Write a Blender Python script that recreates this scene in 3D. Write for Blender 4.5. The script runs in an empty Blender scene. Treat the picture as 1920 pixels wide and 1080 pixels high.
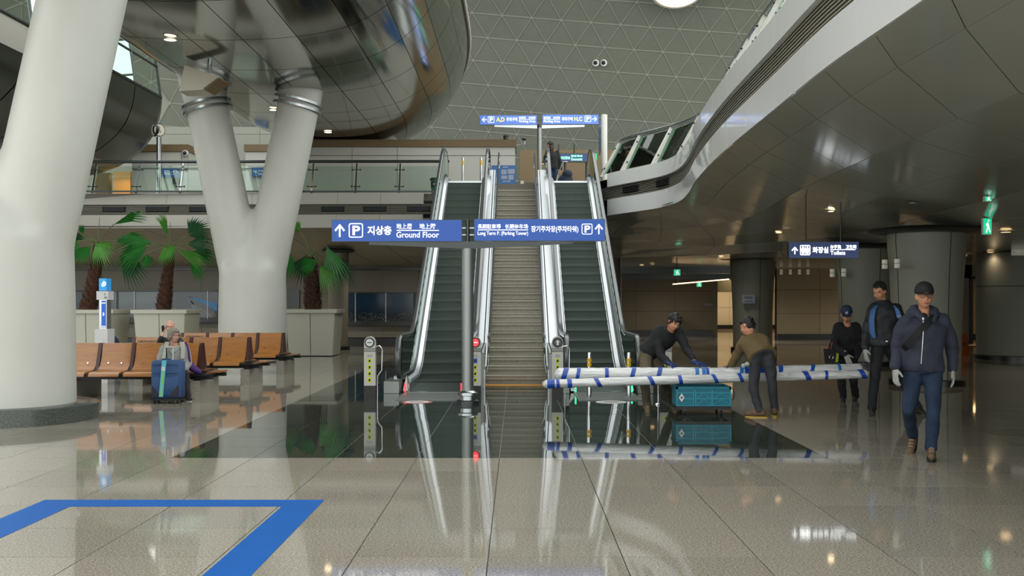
import bpy, bmesh, math, random
from mathutils import Vector, Matrix, noise
C = bpy.context.scene.collection
R = random.Random(7)
F, CX, HY, EYE = 1980.0, 969.0, 566.0, 1.52

def P(px, py, d):
    """a point d metres in front of the eye, seen at pixel (px, py) of a 1920x1080 frame"""
    return Vector(((px-CX)/F*d, d, EYE-(py-HY)/F*d))
def X(px, d): return (px-CX)/F*d
def Z(py, d): return EYE-(py-HY)/F*d

# ------------------------------------------------------------------ camera, sky, lights, exposure
sc = bpy.context.scene
cam_data = bpy.data.cameras.new('camera'); cam = bpy.data.objects.new('camera', cam_data); C.objects.link(cam)
cam.location = (0, 0, EYE); cam.rotation_euler = (math.pi/2, 0, 0)
cam_data.sensor_width = 36; cam_data.lens = 36*F/1920
cam_data.shift_x = -(CX-960)/1920; cam_data.shift_y = (HY-540)/1920
cam_data.clip_end = 500
sc.camera = cam
w = bpy.data.worlds.new('sky'); sc.world = w; w.use_nodes = True
bgn = w.node_tree.nodes['Background']
bgn.inputs[0].default_value = (0.95, 0.97, 0.94, 1); bgn.inputs[1].default_value = 2.6
sc.view_settings.view_transform = 'Standard'; sc.view_settings.look = 'None'
sc.view_settings.exposure = 0.0; sc.view_settings.gamma = 1; sc.view_settings.use_curve_mapping = False
sc.cycles.use_denoising = True
sc.cycles.max_bounces = 8; sc.cycles.diffuse_bounces = 4; sc.cycles.glossy_bounces = 5
sc.cycles.transmission_bounces = 6; sc.cycles.transparent_max_bounces = 12
sc.cycles.sample_clamp_indirect = 6
sc.cycles.caustics_reflective = False; sc.cycles.caustics_refractive = False

def area_light(name, loc, rot, sx, sy, power, col):
    l = bpy.data.lights.new(name, 'AREA'); l.shape = 'RECTANGLE'; l.size = sx; l.size_y = sy; l.energy = power; l.color = col
    o = bpy.data.objects.new(name, l); o.location = loc; o.rotation_euler = rot; C.objects.link(o); return o

# ------------------------------------------------------------------ materials
MATS = {}
def srgb(r, g, b):
    return tuple(((c/255)/12.92 if c/255 <= .04045 else ((c/255+.055)/1.055)**2.4) for c in (r, g, b))
def M(name, rgb, rough=.5, metal=0., var=0., scale=8., bump=0., bscale=40., emit=0., ecol=None, coat=0., spec=.5, alpha=None, trans=0., stretch=None, detail=4):
    if name in MATS: return MATS[name]
    m = bpy.data.materials.new(name); m.use_nodes = True; MATS[name] = m
    nt = m.node_tree; b = nt.nodes['Principled BSDF']; L = nt.links.new
    col = srgb(*rgb)
    b.inputs['Base Color'].default_value = (*col, 1)
    b.inputs['Roughness'].default_value = rough; b.inputs['Metallic'].default_value = metal
    b.inputs['Specular IOR Level'].default_value = spec
    b.inputs['Coat Weight'].default_value = coat; b.inputs['Coat Roughness'].default_value = .04
    if trans: b.inputs['Transmission Weight'].default_value = trans
    if alpha is not None: b.inputs['Alpha'].default_value = alpha
    if emit:
        e = srgb(*(ecol or rgb)); b.inputs['Emission Color'].default_value = (*e, 1); b.inputs['Emission Strength'].default_value = emit
    if var or bump:
        tc = nt.nodes.new('ShaderNodeTexCoord'); src = tc.outputs['Object']
        if stretch:
            mp = nt.nodes.new('ShaderNodeMapping'); mp.inputs['Scale'].default_value = stretch; L(src, mp.inputs['Vector']); src = mp.outputs['Vector']
    if var:
        n = nt.nodes.new('ShaderNodeTexNoise'); n.inputs['Scale'].default_value = scale; n.inputs['Detail'].default_value = detail
        L(src, n.inputs['Vector'])
        r = nt.nodes.new('ShaderNodeValToRGB')
        r.color_ramp.elements[0].position = .32; r.color_ramp.elements[1].position = .68
        r.color_ramp.elements[0].color = (*[c*(1-var) for c in col], 1); r.color_ramp.elements[1].color = (*[min(1, c*(1+var)) for c in col], 1)
        L(n.outputs['Fac'], r.inputs['Fac']); L(r.outputs['Color'], b.inputs['Base Color'])
    if bump:
        n2 = nt.nodes.new('ShaderNodeTexNoise'); n2.inputs['Scale'].default_value = bscale; n2.inputs['Detail'].default_value = 3
        L(src, n2.inputs['Vector'])
        bp = nt.nodes.new('ShaderNodeBump'); bp.inputs['Strength'].default_value = bump; bp.inputs['Distance'].default_value = .02
        L(n2.outputs['Fac'], bp.inputs['Height']); L(bp.outputs['Normal'], b.inputs['Normal'])
    return m

def granite(name, base, dark, light, rough, spec=.5, coat=0.):
    m = bpy.data.materials.new(name); m.use_nodes = True; MATS[name] = m
    nt = m.node_tree; b = nt.nodes['Principled BSDF']; L = nt.links.new
    tc = nt.nodes.new('ShaderNodeNewGeometry')
    n = nt.nodes.new('ShaderNodeTexNoise'); n.inputs['Scale'].default_value = 70; n.inputs['Detail'].default_value = 5; n.inputs['Roughness'].default_value = .8
    L(tc.outputs['Position'], n.inputs['Vector'])
    r = nt.nodes.new('ShaderNodeValToRGB'); r.color_ramp.interpolation = 'LINEAR'
    e = r.color_ramp.elements; e[0].position = .34; e[0].color = (*srgb(*dark), 1); e[1].position = .66; e[1].color = (*srgb(*light), 1)
    k = e.new(.5); k.color = (*srgb(*base), 1)
    L(n.outputs['Fac'], r.inputs['Fac'])
    # slow tone drift from slab to slab
    n2 = nt.nodes.new('ShaderNodeTexNoise'); n2.inputs['Scale'].default_value = .9; n2.inputs['Detail'].default_value = 1
    L(tc.outputs['Position'], n2.inputs['Vector'])
    oi = nt.nodes.new('ShaderNodeObjectInfo')
    mr = nt.nodes.new('ShaderNodeMapRange'); mr.inputs['To Min'].default_value = .90; mr.inputs['To Max'].default_value = 1.08
    L(oi.outputs['Random'], mr.inputs['Value'])
    mx = nt.nodes.new('ShaderNodeMix'); mx.data_type = 'RGBA'; mx.blend_type = 'MULTIPLY'; mx.inputs[0].default_value = 1
    L(r.outputs['Color'], mx.inputs[6]); L(mr.outputs['Result'], mx.inputs[7]); L(mx.outputs[2], b.inputs['Base Color'])
    b.inputs['Roughness'].default_value = rough; b.inputs['Specular IOR Level'].default_value = spec
    b.inputs['Coat Weight'].default_value = coat; b.inputs['Coat Roughness'].default_value = .02
    return m

def glass_mat(name, rgb, rough=.02, fac=.75):
    """thin pane: tinted transparency mixed with a clear reflection"""
    m = bpy.data.materials.new(name); m.use_nodes = True; MATS[name] = m
    nt = m.node_tree; nt.nodes.clear(); L = nt.links.new
    o = nt.nodes.new('ShaderNodeOutputMaterial'); t = nt.nodes.new('ShaderNodeBsdfTransparent'); g = nt.nodes.new('ShaderNodeBsdfGlossy')
    t.inputs[0].default_value = (*srgb(*rgb), 1); g.inputs['Roughness'].default_value = rough; g.inputs['Color'].default_value = (.9, 1, .95, 1)
    f = nt.nodes.new('ShaderNodeFresnel'); f.inputs['IOR'].default_value = 1.5
    mx = nt.nodes.new('ShaderNodeMixShader'); L(f.outputs[0], mx.inputs[0]); L(t.outputs[0], mx.inputs[1]); L(g.outputs[0], mx.inputs[2]); L(mx.outputs[0], o.inputs[0])
    return m

granite('floor_granite', (148, 142, 129), (96, 90, 78), (194, 188, 176), .045, .5)
granite('black_granite', (50, 60, 54), (38, 46, 42), (64, 74, 68), .03, .55)
M('joint_pale', (128, 134, 128), .7)
granite('step_granite', (158, 154, 138), (122, 118, 104), (184, 180, 166), .45)
granite('block_granite', (140, 137, 126), (95, 92, 84), (178, 174, 162), .4)
granite('ring_granite', (70, 76, 72), (46, 52, 50), (96, 102, 98), .18)
M('grout', (70, 66, 58), .8)
M('dark_grout', (92, 96, 92), .8)
M('blue_tape', (6, 88, 168), .5, spec=.25, var=.05, scale=3)
M('column_paint', (198, 199, 192), .38, bump=.06, bscale=120, var=.025, scale=1.5)
M('white_panel', (238, 240, 240), .22, spec=.6, coat=.6)
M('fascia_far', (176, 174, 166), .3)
M('louver', (146, 144, 130), .45)
M('dark_gap', (16, 18, 18), .8)
M('soffit_panel', (178, 182, 172), .14, spec=.6, var=.03, scale=.6)
M('soffit_far', (168, 162, 146), .45)
M('hull_steel', (150, 151, 142), .10, metal=1., var=.06, scale=.35)
M('belly_steel', (92, 96, 88), .22, metal=.9)
M('shell_panel', (106, 110, 99), .7, var=.04, scale=3)
M('shell_rib', (136, 140, 129), .6)
M('wall_grey', (128, 130, 120), .5)
M('wall_beige', (140, 132, 114), .45, var=.03, scale=2)
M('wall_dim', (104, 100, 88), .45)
M('wall_white', (190, 190, 182), .4)
M('brown_band', (110, 92, 62), .5)
M('skirt_dark', (22, 26, 28), .3)
M('chrome', (190, 195, 198), .12, metal=1.)
M('satin_steel', (176, 182, 184), .26, metal=1.)
M('brushed', (146, 150, 148), .46, metal=.9, bump=.05, bscale=60, stretch=(1, 1, 12))
M('dark_steel', (70, 74, 74), .35, metal=.8)
M('rubber', (18, 20, 22), .5)
M('rail_rubber', (70, 76, 78), .22, spec=.8)
M('deck_metal', (190, 195, 200), .32, metal=.75)
M('esc_step', (84, 95, 88), .42, metal=.55)
M('esc_riser', (64, 76, 70), .5, metal=.35)
M('yellow', (226, 176, 20), .45)
M('orange_strip', (204, 140, 36), .5)
M('sign_blue', (20, 74, 160), .35, emit=.24, ecol=(24, 88, 186))
M('sign_blue_dim', (14, 46, 104), .25, emit=.22, ecol=(18, 60, 130))
M('sign_white', (240, 240, 240), .4, emit=.8, ecol=(250, 250, 255))
M('sign_white_strong', (240, 240, 240), .4, emit=3.2, ecol=(250, 255, 250))
M('sign_yellow', (240, 220, 60), .4, emit=1., ecol=(240, 220, 70))
M('sign_green', (10, 150, 96), .4, emit=1.5, ecol=(20, 170, 120))
M('print_black', (24, 22, 20), .5)
M('print_white', (210, 212, 214), .5)
M('lamp_warm', (255, 220, 170), .4, emit=14., ecol=(255, 222, 176))
M('lamp_soft', (255, 220, 170), .4, emit=3.5, ecol=(255, 214, 160))
M('seat_wood', (158, 104, 50), .28, coat=.35, var=.14, scale=5, stretch=(1, 1, 9))
M('seat_edge', (58, 24, 22), .35)
M('black_metal', (28, 30, 32), .35, metal=.4)
M('planter', (196, 196, 182), .4)
M('soil', (50, 38, 28), .9)
M('bark', (74, 46, 32), .9, var=.5, scale=22, bump=.8, bscale=30)
M('leaf', (40, 112, 44), .42, var=.22, scale=3, spec=.4)
M('leaf_light', (70, 132, 44), .42, var=.2, scale=3)
M('leaf_dark', (24, 78, 40), .45, var=.2, scale=3)
M('stalk', (84, 104, 52), .5)
glass_mat('glass_clear', (240, 248, 244))
glass_mat('glass_green', (206, 226, 216))

# ------------------------------------------------------------------ mesh building
LOC = {}
class MB:
    def __init__(s): s.v = []; s.f = []
    def poly(s, pts):
        n = len(s.v); s.v += [tuple(p) for p in pts]; s.f.append(tuple(range(n, n+len(pts))))
    def hexa(s, p):      # 8 corners: bottom ring 0-3, top ring 4-7
        n = len(s.v); s.v += [tuple(q) for q in p]
        for f in ((3,2,1,0),(4,5,6,7),(0,1,5,4),(1,2,6,5),(2,3,7,6),(3,0,4,7)): s.f.append(tuple(n+i for i in f))
    def box(s, x0, x1, y0, y1, z0, z1):
        s.hexa([(x0,y0,z0),(x1,y0,z0),(x1,y1,z0),(x0,y1,z0),(x0,y0,z1),(x1,y0,z1),(x1,y1,z1),(x0,y1,z1)]); return s
    def obox(s, c, sx, sy, sz, rot=None):   # centred box with a 3x3 rotation
        rot = rot or Matrix.Identity(3); c = Vector(c)
        s.hexa([c+rot@Vector((a*sx/2, b*sy/2, g*sz/2)) for g in (-1,1) for a,b in ((-1,-1),(1,-1),(1,1),(-1,1))]); return s
    def ring(s, c, ax, r, n, ry=None, phase=0):
        ax = Vector(ax).normalized(); u = ax.orthogonal().normalized() if abs(ax.z) < .999 else Vector((1,0,0)); w2 = ax.cross(u)
        return [Vector(c)+u*math.cos(phase+2*math.pi*i/n)*r+w2*math.sin(phase+2*math.pi*i/n)*(ry or r) for i in range(n)]
    def loft(s, rings, caps=True, closed=True):
        base = len(s.v); n = len(rings[0])
        for r in rings: s.v += [tuple(p) for p in r]
        for k in range(len(rings)-1):
            for i in range(n if closed else n-1):
                a = base+k*n+i; b = base+k*n+(i+1) % n; s.f.append((a, b, b+n, a+n))
        if caps and closed:
            s.f.append(tuple(base+i for i in reversed(range(n)))); s.f.append(tuple(base+(len(rings)-1)*n+i for i in range(n)))
        return s
    def cyl(s, p0, p1, r0, r1=None, n=16, caps=True):
        r1 = r0 if r1 is None else r1; ax = Vector(p1)-Vector(p0)
        return s.loft([s.ring(p0, ax, r0, n), s.ring(p1, ax, r1, n)], caps)
    def tube(s, pts, r, n=10, caps=True, radii=None):
        pts = [Vector(p) for p in pts]; rings = []; u = None
        for i, p in enumerate(pts):
            t = (pts[min(i+1, len(pts)-1)]-pts[max(i-1, 0)]).normalized()
            if u is None: u = t.orthogonal().normalized()
            u = (u-t*u.dot(t)).normalized(); w2 = t.cross(u); rr = radii[i] if radii else r
            rings.append([p+u*math.cos(2*math.pi*k/n)*rr+w2*math.sin(2*math.pi*k/n)*rr for k in range(n)])
        return s.loft(rings, caps)
    def sweep(s, pts, prof, caps=True):   # profile (x across, z up) swept along a path in a y-z plane; x stays world x
        pts = [Vector(p) for p in pts]; rings = []
        for i, p in enumerate(pts):
            t = (pts[min(i+1, len(pts)-1)]-pts[max(i-1, 0)]); t.x = 0; t.normalize()
            nrm = Vector((0, -t.z, t.y))
            rings.append([p+Vector((a, 0, 0))+nrm*b for a, b in prof])
        return s.loft(rings, caps)
    def lathe(s, c, prof, n=24, caps=True):
        c = Vector(c); return s.loft([[c+Vector((r*math.cos(2*math.pi*i/n), r*math.sin(2*math.pi*i/n), z)) for i in range(n)] for r, z in prof], caps)
    def prism(s, pts, vec):
        n = len(s.v); k = len(pts); vec = Vector(vec); s.v += [tuple(p) for p in pts]+[tuple(Vector(p)+vec) for p in pts]
        s.f.append(tuple(n+i for i in reversed(range(k)))); s.f.append(tuple(n+k+i for i in range(k)))
        for i in range(k): s.f.append((n+i, n+(i+1) % k, n+k+(i+1) % k, n+k+i))
        return s
    def ell(s, c, rx, ry, rz, rot=None, nu=12, nv=8):
        c = Vector(c); rot = rot or Matrix.Identity(3); rings = []
        for j in range(1, nv):
            th = math.pi*j/nv
            rings.append([c+rot@Vector((rx*math.sin(th)*math.cos(2*math.pi*i/nu), ry*math.sin(th)*math.sin(2*math.pi*i/nu), -rz*math.cos(th))) for i in range(nu)])
        b = len(s.v); s.loft(rings, caps=False)
        a0 = len(s.v); s.v.append(tuple(c+rot@Vector((0,0,-rz)))); s.v.append(tuple(c+rot@Vector((0,0,rz))))
        for i in range(nu):
            s.f.append((a0, b+(i+1) % nu, b+i)); s.f.append((a0+1, b+(nv-2)*nu+i, b+(nv-2)*nu+(i+1) % nu))
        return s
    def cap(s, p0, p1, r0, r1=None, n=12):   # closed tapered capsule
        r1 = r0 if r1 is None else r1; p0 = Vector(p0); p1 = Vector(p1); ax = p1-p0; L = ax.length
        if L < 1e-6: return s.ell(p0, r0, r0, r0)
        ax.normalize(); rings = []
        for a in (-75, -45, -15): rings.append(s.ring(p0+ax*math.sin(math.radians(a))*r0, ax, r0*math.cos(math.radians(a)), n))
        for a in (15, 45, 75): rings.append(s.ring(p1+ax*math.sin(math.radians(a))*r1, ax, r1*math.cos(math.radians(a)), n))
        return s.loft(rings, True)
    def mesh(s, name, off=None, smooth=None):
        me = bpy.data.meshes.new(name)
        v = s.v if off is None else [(a-off[0], b-off[1], c-off[2]) for a, b, c in s.v]
        me.from_pydata(v, [], s.f)
        if smooth:
            me.polygons.foreach_set('use_smooth', [True]*len(me.polygons)); me.set_sharp_from_angle(angle=math.radians(smooth))
        me.update(); return me
    def build(s, name, mat, parent=None, smooth=None, label=None, recalc=True, **kw):
        off = LOC.get(parent.name) if parent is not None else None
        me = s.mesh(name, off, None)
        if recalc:
            b = bmesh.new(); b.from_mesh(me); bmesh.ops.recalc_face_normals(b, faces=b.faces); b.to_mesh(me); b.free()
        if smooth:
            me.polygons.foreach_set('use_smooth', [True]*len(me.polygons)); me.set_sharp_from_angle(angle=math.radians(smooth))
        me.materials.append(MATS[mat])
        return link(name, me, parent, label, **kw)
def link(name, me, parent=None, label=None, **kw):
    o = bpy.data.objects.new(name, me); C.objects.link(o)
    if parent is not None:
        o.parent = parent; LOC[o.name] = LOC.get(parent.name, (0, 0, 0))
    else: LOC[o.name] = (0, 0, 0)
    if label: o['label'] = label
    for k, v in kw.items(): o[k] = v
    return o
def thing(name, label, cat, loc=(0, 0, 0), group=None, **kw):
    o = bpy.data.objects.new(name, None); C.objects.link(o); o.location = loc; LOC[o.name] = tuple(loc)
    o.empty_display_size = .1; o['label'] = label; o['category'] = cat
    if group: o['group'] = group
    for k, v in kw.items(): o[k] = v
    return o
def tag(o, label, cat, group=None):
    o['label'] = label; o['category'] = cat
    if group: o['group'] = group
    return o
def struct(o): o['kind'] = 'structure'; return o
def dup(root, loc, label=None):
    def cp(o, par):
        c = o.copy(); C.objects.link(c); c.parent = par; LOC[c.name] = tuple(loc)
        for ch in o.children: cp(ch, c)
        return c
    r = cp(root, None); r.location = loc
    if label: r['label'] = label
    return r
def fuse(mb, name, mat, parent=None, voxel=.012, smooth=4, amp=0., freq=6., label=None, fold=None, **kw):
    """one continuous skin over overlapping volumes"""
    me = bpy.data.meshes.new('tmp'); me.from_pydata(mb.v, [], mb.f); b = bmesh.new(); b.from_mesh(me); bmesh.ops.recalc_face_normals(b, faces=b.faces); b.to_mesh(me); b.free()
    o = bpy.data.objects.new('tmp', me); C.objects.link(o)
    r = o.modifiers.new('r', 'REMESH'); r.mode = 'VOXEL'; r.voxel_size = voxel; r.adaptivity = 0
    if smooth:
        sm = o.modifiers.new('s', 'SMOOTH'); sm.factor = .5; sm.iterations = smooth
    dg = bpy.context.evaluated_depsgraph_get(); nm = bpy.data.meshes.new_from_object(o.evaluated_get(dg)); bpy.data.objects.remove(o)
    nm.name = name
    off = Vector(LOC.get(parent.name, (0, 0, 0))) if parent is not None else Vector((0, 0, 0))
    if amp:
        nv = [Vector(n.vector) for n in nm.vertex_normals]
        for i, v in enumerate(nm.vertices):
            q = v.co*freq
            if fold: q = Vector((q.x*fold[0], q.y*fold[1], q.z*fold[2]))
            v.co += nv[i]*amp*noise.noise(q)
    for v in nm.vertices: v.co -= off
    nm.polygons.foreach_set('use_smooth', [True]*len(nm.polygons))
    nm.materials.clear(); nm.materials.append(MATS[mat]); nm.update()
    return link(name, nm, parent, label, **kw)

# ------------------------------------------------------------------ lettering
GLYPH = {}
def word(mb_mat, s, x0, x1, z0, z1, y, parent, name='lettering', bold=.012, face=-1, depth=.004):
    """real letters fitted into a rectangle on a plane y = const facing the eye"""
    key = (s, bold)
    if key not in GLYPH:
        c = bpy.data.curves.new('t', 'FONT'); c.body = s; c.size = 1; c.offset = bold; c.resolution_u = 3
        o = bpy.data.objects.new('t', c); C.objects.link(o)
        dg = bpy.context.evaluated_depsgraph_get(); m = bpy.data.meshes.new_from_object(o.evaluated_get(dg)); bpy.data.objects.remove(o)
        GLYPH[key] = ([tuple(v.co) for v in m.vertices], [tuple(p.vertices) for p in m.polygons]); bpy.data.meshes.remove(m)
    vs, fs = GLYPH[key]
    a0 = min(v[0] for v in vs); a1 = max(v[0] for v in vs); b0 = min(v[1] for v in vs); b1 = max(v[1] for v in vs)
    m = MB(); m.v = [(x0+(v[0]-a0)/(a1-a0)*(x1-x0), y-depth, z0+(v[1]-b0)/(b1-b0)*(z1-z0)) for v in vs]; m.f = fs
    return m.build(name, mb_mat, parent, recalc=False)
def pword(mat, s, px0, px1, py0, py1, d, y, parent, **k):
    return word(mat, s, X(px0, d), X(px1, d), Z(py1, d), Z(py0, d), y, parent, **k)
def arrow(px0, px1, py0, py1, d, y, parent, mat, way='up'):
    x0, x1, z0, z1 = X(px0, d), X(px1, d), Z(py1, d), Z(py0, d); w2, h = x1-x0, z1-z0
    sh = [(.42,0),(.58,0),(.58,.74),(.88,.42),(1,.54),(.5,1.03),(0,.54),(.12,.42),(.42,.74)]
    if way == 'left': sh = [(1-b, a) for a, b in sh]
    if way == 'right': sh = [(b, 1-a) for a, b in sh]
    m = MB(); m.poly([(x0+a*w2, y-.004, z0+b*h) for a, b in sh]); m.build('arrow', mat, parent)
def pbox(px0, px1, py0, py1, d, y, parent, mat, gp=None):
    x0, x1, z0, z1 = X(px0, d), X(px1, d), Z(py1, d), Z(py0, d); t = (x1-x0)*.07
    m = MB(); r = (x1-x0)*.14
    def rr(o, r):
        out = []
        for cx, cz, a in ((x1-o-r, z1-o-r, 0), (x0+o+r, z1-o-r, 90), (x0+o+r, z0+o+r, 180), (x1-o-r, z0+o+r, 270)):
            out += [(cx+r*math.cos(math.radians(a+k*22.5)), y-.004, cz+r*math.sin(math.radians(a+k*22.5))) for k in range(5)]
        return out
    a, b = rr(0, r), rr(t, r-t*.6); m.loft([a, b], caps=False); m.build('border', mat, parent)
    if gp: word(mat, gp, x0+(x1-x0)*.26, x1-(x1-x0)*.2, z0+(z1-z0)*.17, z1-(z1-z0)*.17, y, parent, bold=.03)

M('door_wood', (170, 130, 76), .5); M('crate_rib', (24, 136, 156), .4)

M('plate_grey', (120, 124, 122), .45, metal=.6)

# ================================================================== FLOOR
T = .8
m = MB(); m.box(-28, 28, -16, 62, -.2, -.008); floor = struct(m.build('floor', 'grout'))
BX0, BX1, BY0, BY1 = -3.37, 3.03, 10.29, 31.
def tilebox(w2, d2, g=.0035):
    m = MB(); m.box(-w2/2+g, w2/2-g, -d2/2+g, d2/2-g, -.03, 0); return m.mesh('tile')
tm, tb = tilebox(T, T), tilebox(T, T, .003)
tm.materials.append(MATS['floor_granite']); tb.materials.append(MATS['black_granite'])
m = MB(); m.box(BX0, BX1, BY0, BY1, -.008, -.0035); m.build('joint_bed', 'joint_pale', floor)
tiles = []; cells_b = []; cells_t = []
for i in range(-34, 35):
    for j in range(-32, 62):
        x0, y0 = -.17+i*T, 10.29+j*T
        cx, cy = x0+T/2, y0+T/2
        if x0 < -27.5 or x0+T > 27.5 or y0+T > 61.5: continue
        black = BX0-.01 < x0 and x0+T < BX1+.01 and BY0-.01 < y0 and y0+T < BY1+.2
        vis = abs((cx)/cy*F) < 1010 and cy > 5.2
        (cells_b if black else cells_t).append((cy if vis else 1e3+cy, cx, cy, vis))
cells_t.sort(); cells_b.sort()
for cells, me, nm, mat, lim in ((cells_t, tm, 'tile', 'floor_granite', 225), (cells_b, tb, 'tile', 'black_granite', 72)):
    rest = MB()
    for k, (_, cx, cy, vis) in enumerate(cells):
        if k < lim and vis:
            o = bpy.data.objects.new(nm, me); C.objects.link(o); o.parent = floor; o.location = (cx, cy, 0); LOC[o.name] = (cx, cy, 0)
            q_ = .0007 if mat == 'floor_granite' else .0016; o.rotation_euler = (R.uniform(-1, 1)*q_, R.uniform(-1, 1)*q_, 0)
        else: rest.box(cx-T/2+.003, cx+T/2-.003, cy-T/2+.003, cy+T/2-.003, -.03, 0)
    rest.build('tile_field', mat, floor, kind='stuff', label='dark polished floor tiles running back to the stairs' if mat == 'black_granite' else 'pale polished floor tiles running into the distance')
floor['label'] = 'pale speckled polished granite floor with a black inlaid field'
# blue tape marking (a U open towards the viewer)
m = MB(); xl0, xl1, xr0, xr1, yf, yb = -3.62, -3.32, -1.745, -1.475, 8.10, 7.84
m.prism([(xl0, 3.4, .001), (xl1, 3.4, .001), (xl1, yb, .001), (xr0, yb, .001), (xr0, 3.4, .001), (xr1, 3.4, .001), (xr1, yf, .001), (xl0, yf, .001)], (0, 0, .0012))
tag(m.build('floor_marking', 'blue_tape'), 'bright blue tape outline stuck on the pale floor', 'floor marking')

# ================================================================== V COLUMNS
def vcolumn(name, label, cx, cy, arms, crotch=2.9, base=None, r=.865, ra=.56, voxel=.07, top_ring=True, z0=0., ringmat='satin_steel', bend=True):
    t = thing(name, label, 'column', (cx, cy, z0), kind='structure')
    m = MB(); m.cyl((cx, cy, z0), (cx, cy, z0+1.62), r, r*.985, n=48)
    m.cyl((cx, cy, z0+1.5), (cx, cy, z0+crotch-.55), r*.985, r*.96, n=48); m.cyl((cx, cy, z0+crotch-.6), (cx, cy, z0+crotch+.45), r*.96, r*.3, n=48)
    for (ax, ay, az, ex, ey, ez) in arms:
        m.cap((cx+(.10 if ax > cx else -.10), cy, z0+1.35), (ax, ay, az), ra*1.02, ra*.98, n=40)
    fuse(m, 'shaft', 'column_paint', t, voxel=voxel, smooth=12)
    for (ax, ay, az, ex, ey, ez) in arms:
        if not bend: continue
        m = MB(); a = Vector((ax, ay, az)); d = (a-Vector((cx, cy, z0+1.6))).normalized()
        m.tube([a-d*.3, a+d*.30, a+d*.35+Vector((ex, ey, ez))], ra*.985, n=40); m.build('arm_head', 'column_paint', t, smooth=40)
        m = MB()
        for q in (-.50, -.34):
            c = a+d*q; m.loft([m.ring(c-d*.035, d, ra*1.02, 40), m.ring(c-d*.03, d, ra*1.12, 40), m.ring(c+d*.03, d, ra*1.12, 40), m.ring(c+d*.035, d, ra*1.02, 40)])
        m.build('ring', ringmat, t, smooth=40)
    if base:
        m = MB(); rb, h = base; m.lathe((cx, cy, z0), [(rb, 0), (rb, h-.015), (rb-.02, h), (r*.9, h)], n=64); m.build('plinth', 'ring_granite', t, smooth=40)
    return t
vcolumn('column', 'huge pale painted Y-shaped column nearest on the left, on a dark granite plinth', -6.64, 13.7,
        [(-5.27, 13.7, 7.1, .2, 0, 1.2), (-8.3, 13.7, 7.1, -.2, 0, 1.2)], crotch=2.95, base=(1.14, .21), voxel=.06)
vcolumn('column', 'white Y-shaped column with steel rings rising into the mirrored hull, behind the wooden benches', X(474, 27), 27,
        [(X(382, 27), 27, Z(172, 27), -.3, .6, 1.2), (X(566, 27), 27, Z(166, 27), -.45, .3, 1.1)], crotch=2.95, voxel=.07)
# third Y column, on the upper floor, seen through the railing
vcolumn('column', 'pale column legs standing on the upper floor under the hull tip', X(660, 37.2), 37.2,
        [(X(608, 37.2), 37.2, 7.0, 0, 0, .5), (X(722, 37.2), 37.2, 7.0, 0, 0, .5)], crotch=5.0-4.75+.1, voxel=.09, z0=4.76, bend=False)

# ================================================================== UPPER FLOOR EDGES
ZT, ZG1, ZG0, ZB = 4.76, 4.42, 4.10, 3.70
def fascia(name, path, label, pitch=1.29, lean=.0, posts=True, vents=True, mat='white_panel', nrm_sign=1):
    """path: list of (x, y) along the slab edge; N points away from the slab"""
    t = thing(name, label, 'fascia', (path[0][0], path[0][1], ZB), kind='structure')
    pts = [Vector((a, b, 0)) for a, b in path]
    L = [0]
    for a, b in zip(pts, pts[1:]): L.append(L[-1]+(b-a).length)
    def at(s):
        s = max(0, min(L[-1]-1e-6, s))
        for k in range(len(L)-1):
            if L[k+1] >= s: u = (s-L[k])/(L[k+1]-L[k]); return pts[k].lerp(pts[k+1], u)
        return pts[-1]
    def nm(s):
        a = at(s-.35); b = at(s+.35); d = (b-a).normalized(); return Vector((-d.y, d.x, 0))*nrm_sign
    n = int(L[-1]/pitch)
    for zr0, zr1, nm_ in ((ZG1, ZT, 'upper_panel'), (ZB, ZG0, 'lower_panel')):
        for k in range(n):
            m = MB(); ring = []
            K = 4
            for q in range(K+1):
                s = (k+q/K)*pitch; s = min(max(s, k*pitch+.004), (k+1)*pitch-.004)
                p = at(s); N = nm(s)
                l0 = lean*(zr0-ZB); l1 = lean*(zr1-ZB)
                ring.append([p-N*(l0)+Vector((0,0,zr0)), p-N*(l0+.10)+Vector((0,0,zr0)), p-N*(l1+.10)+Vector((0,0,zr1)), p-N*l1+Vector((0,0,zr1))])
            m.loft(ring); m.build('panel', mat, t, smooth=30)
    # recessed grille: backing + louvers
    m = MB(); S = [k*.43 for k in range(int(L[-1]/.43)+1)]
    m.loft([[at(s)-nm(s)*(.24)+Vector((0,0,ZG0-.1)), at(s)-nm(s)*(.34)+Vector((0,0,ZG1+.1))] for s in S], caps=False, closed=False)
    m.build('grille_back', 'dark_gap', t)
    for z in [ZG0+.022+.04*k for k in range(8)]:
        m = MB()
        m.loft([[at(s)-nm(s)*(.05+lean*(z-ZB))+Vector((0,0,z)), at(s)-nm(s)*(.17+lean*(z-ZB))+Vector((0,0,z+.012)), at(s)-nm(s)*(.17+lean*(z-ZB))+Vector((0,0,z+.024)), at(s)-nm(s)*(.05+lean*(z-ZB))+Vector((0,0,z+.016))] for s in S])
        m.build('slat', 'louver', t, smooth=30)
    return t, at, nm, L[-1]
def catmull(pts, n):
    out = []
    for i in range(len(pts)-1):
        p0, p1, p2, p3 = [Vector(pts[max(0, min(len(pts)-1, i+k))]) for k in (-1, 0, 1, 2)]
        for q in range(n):
            u = q/n; out.append(.5*((2*p1)+(p2-p0)*u+(2*p0-5*p1+4*p2-p3)*u*u+(3*p1-p0-3*p2+p3)*u**3))
    out.append(Vector(pts[-1])); return out
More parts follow.
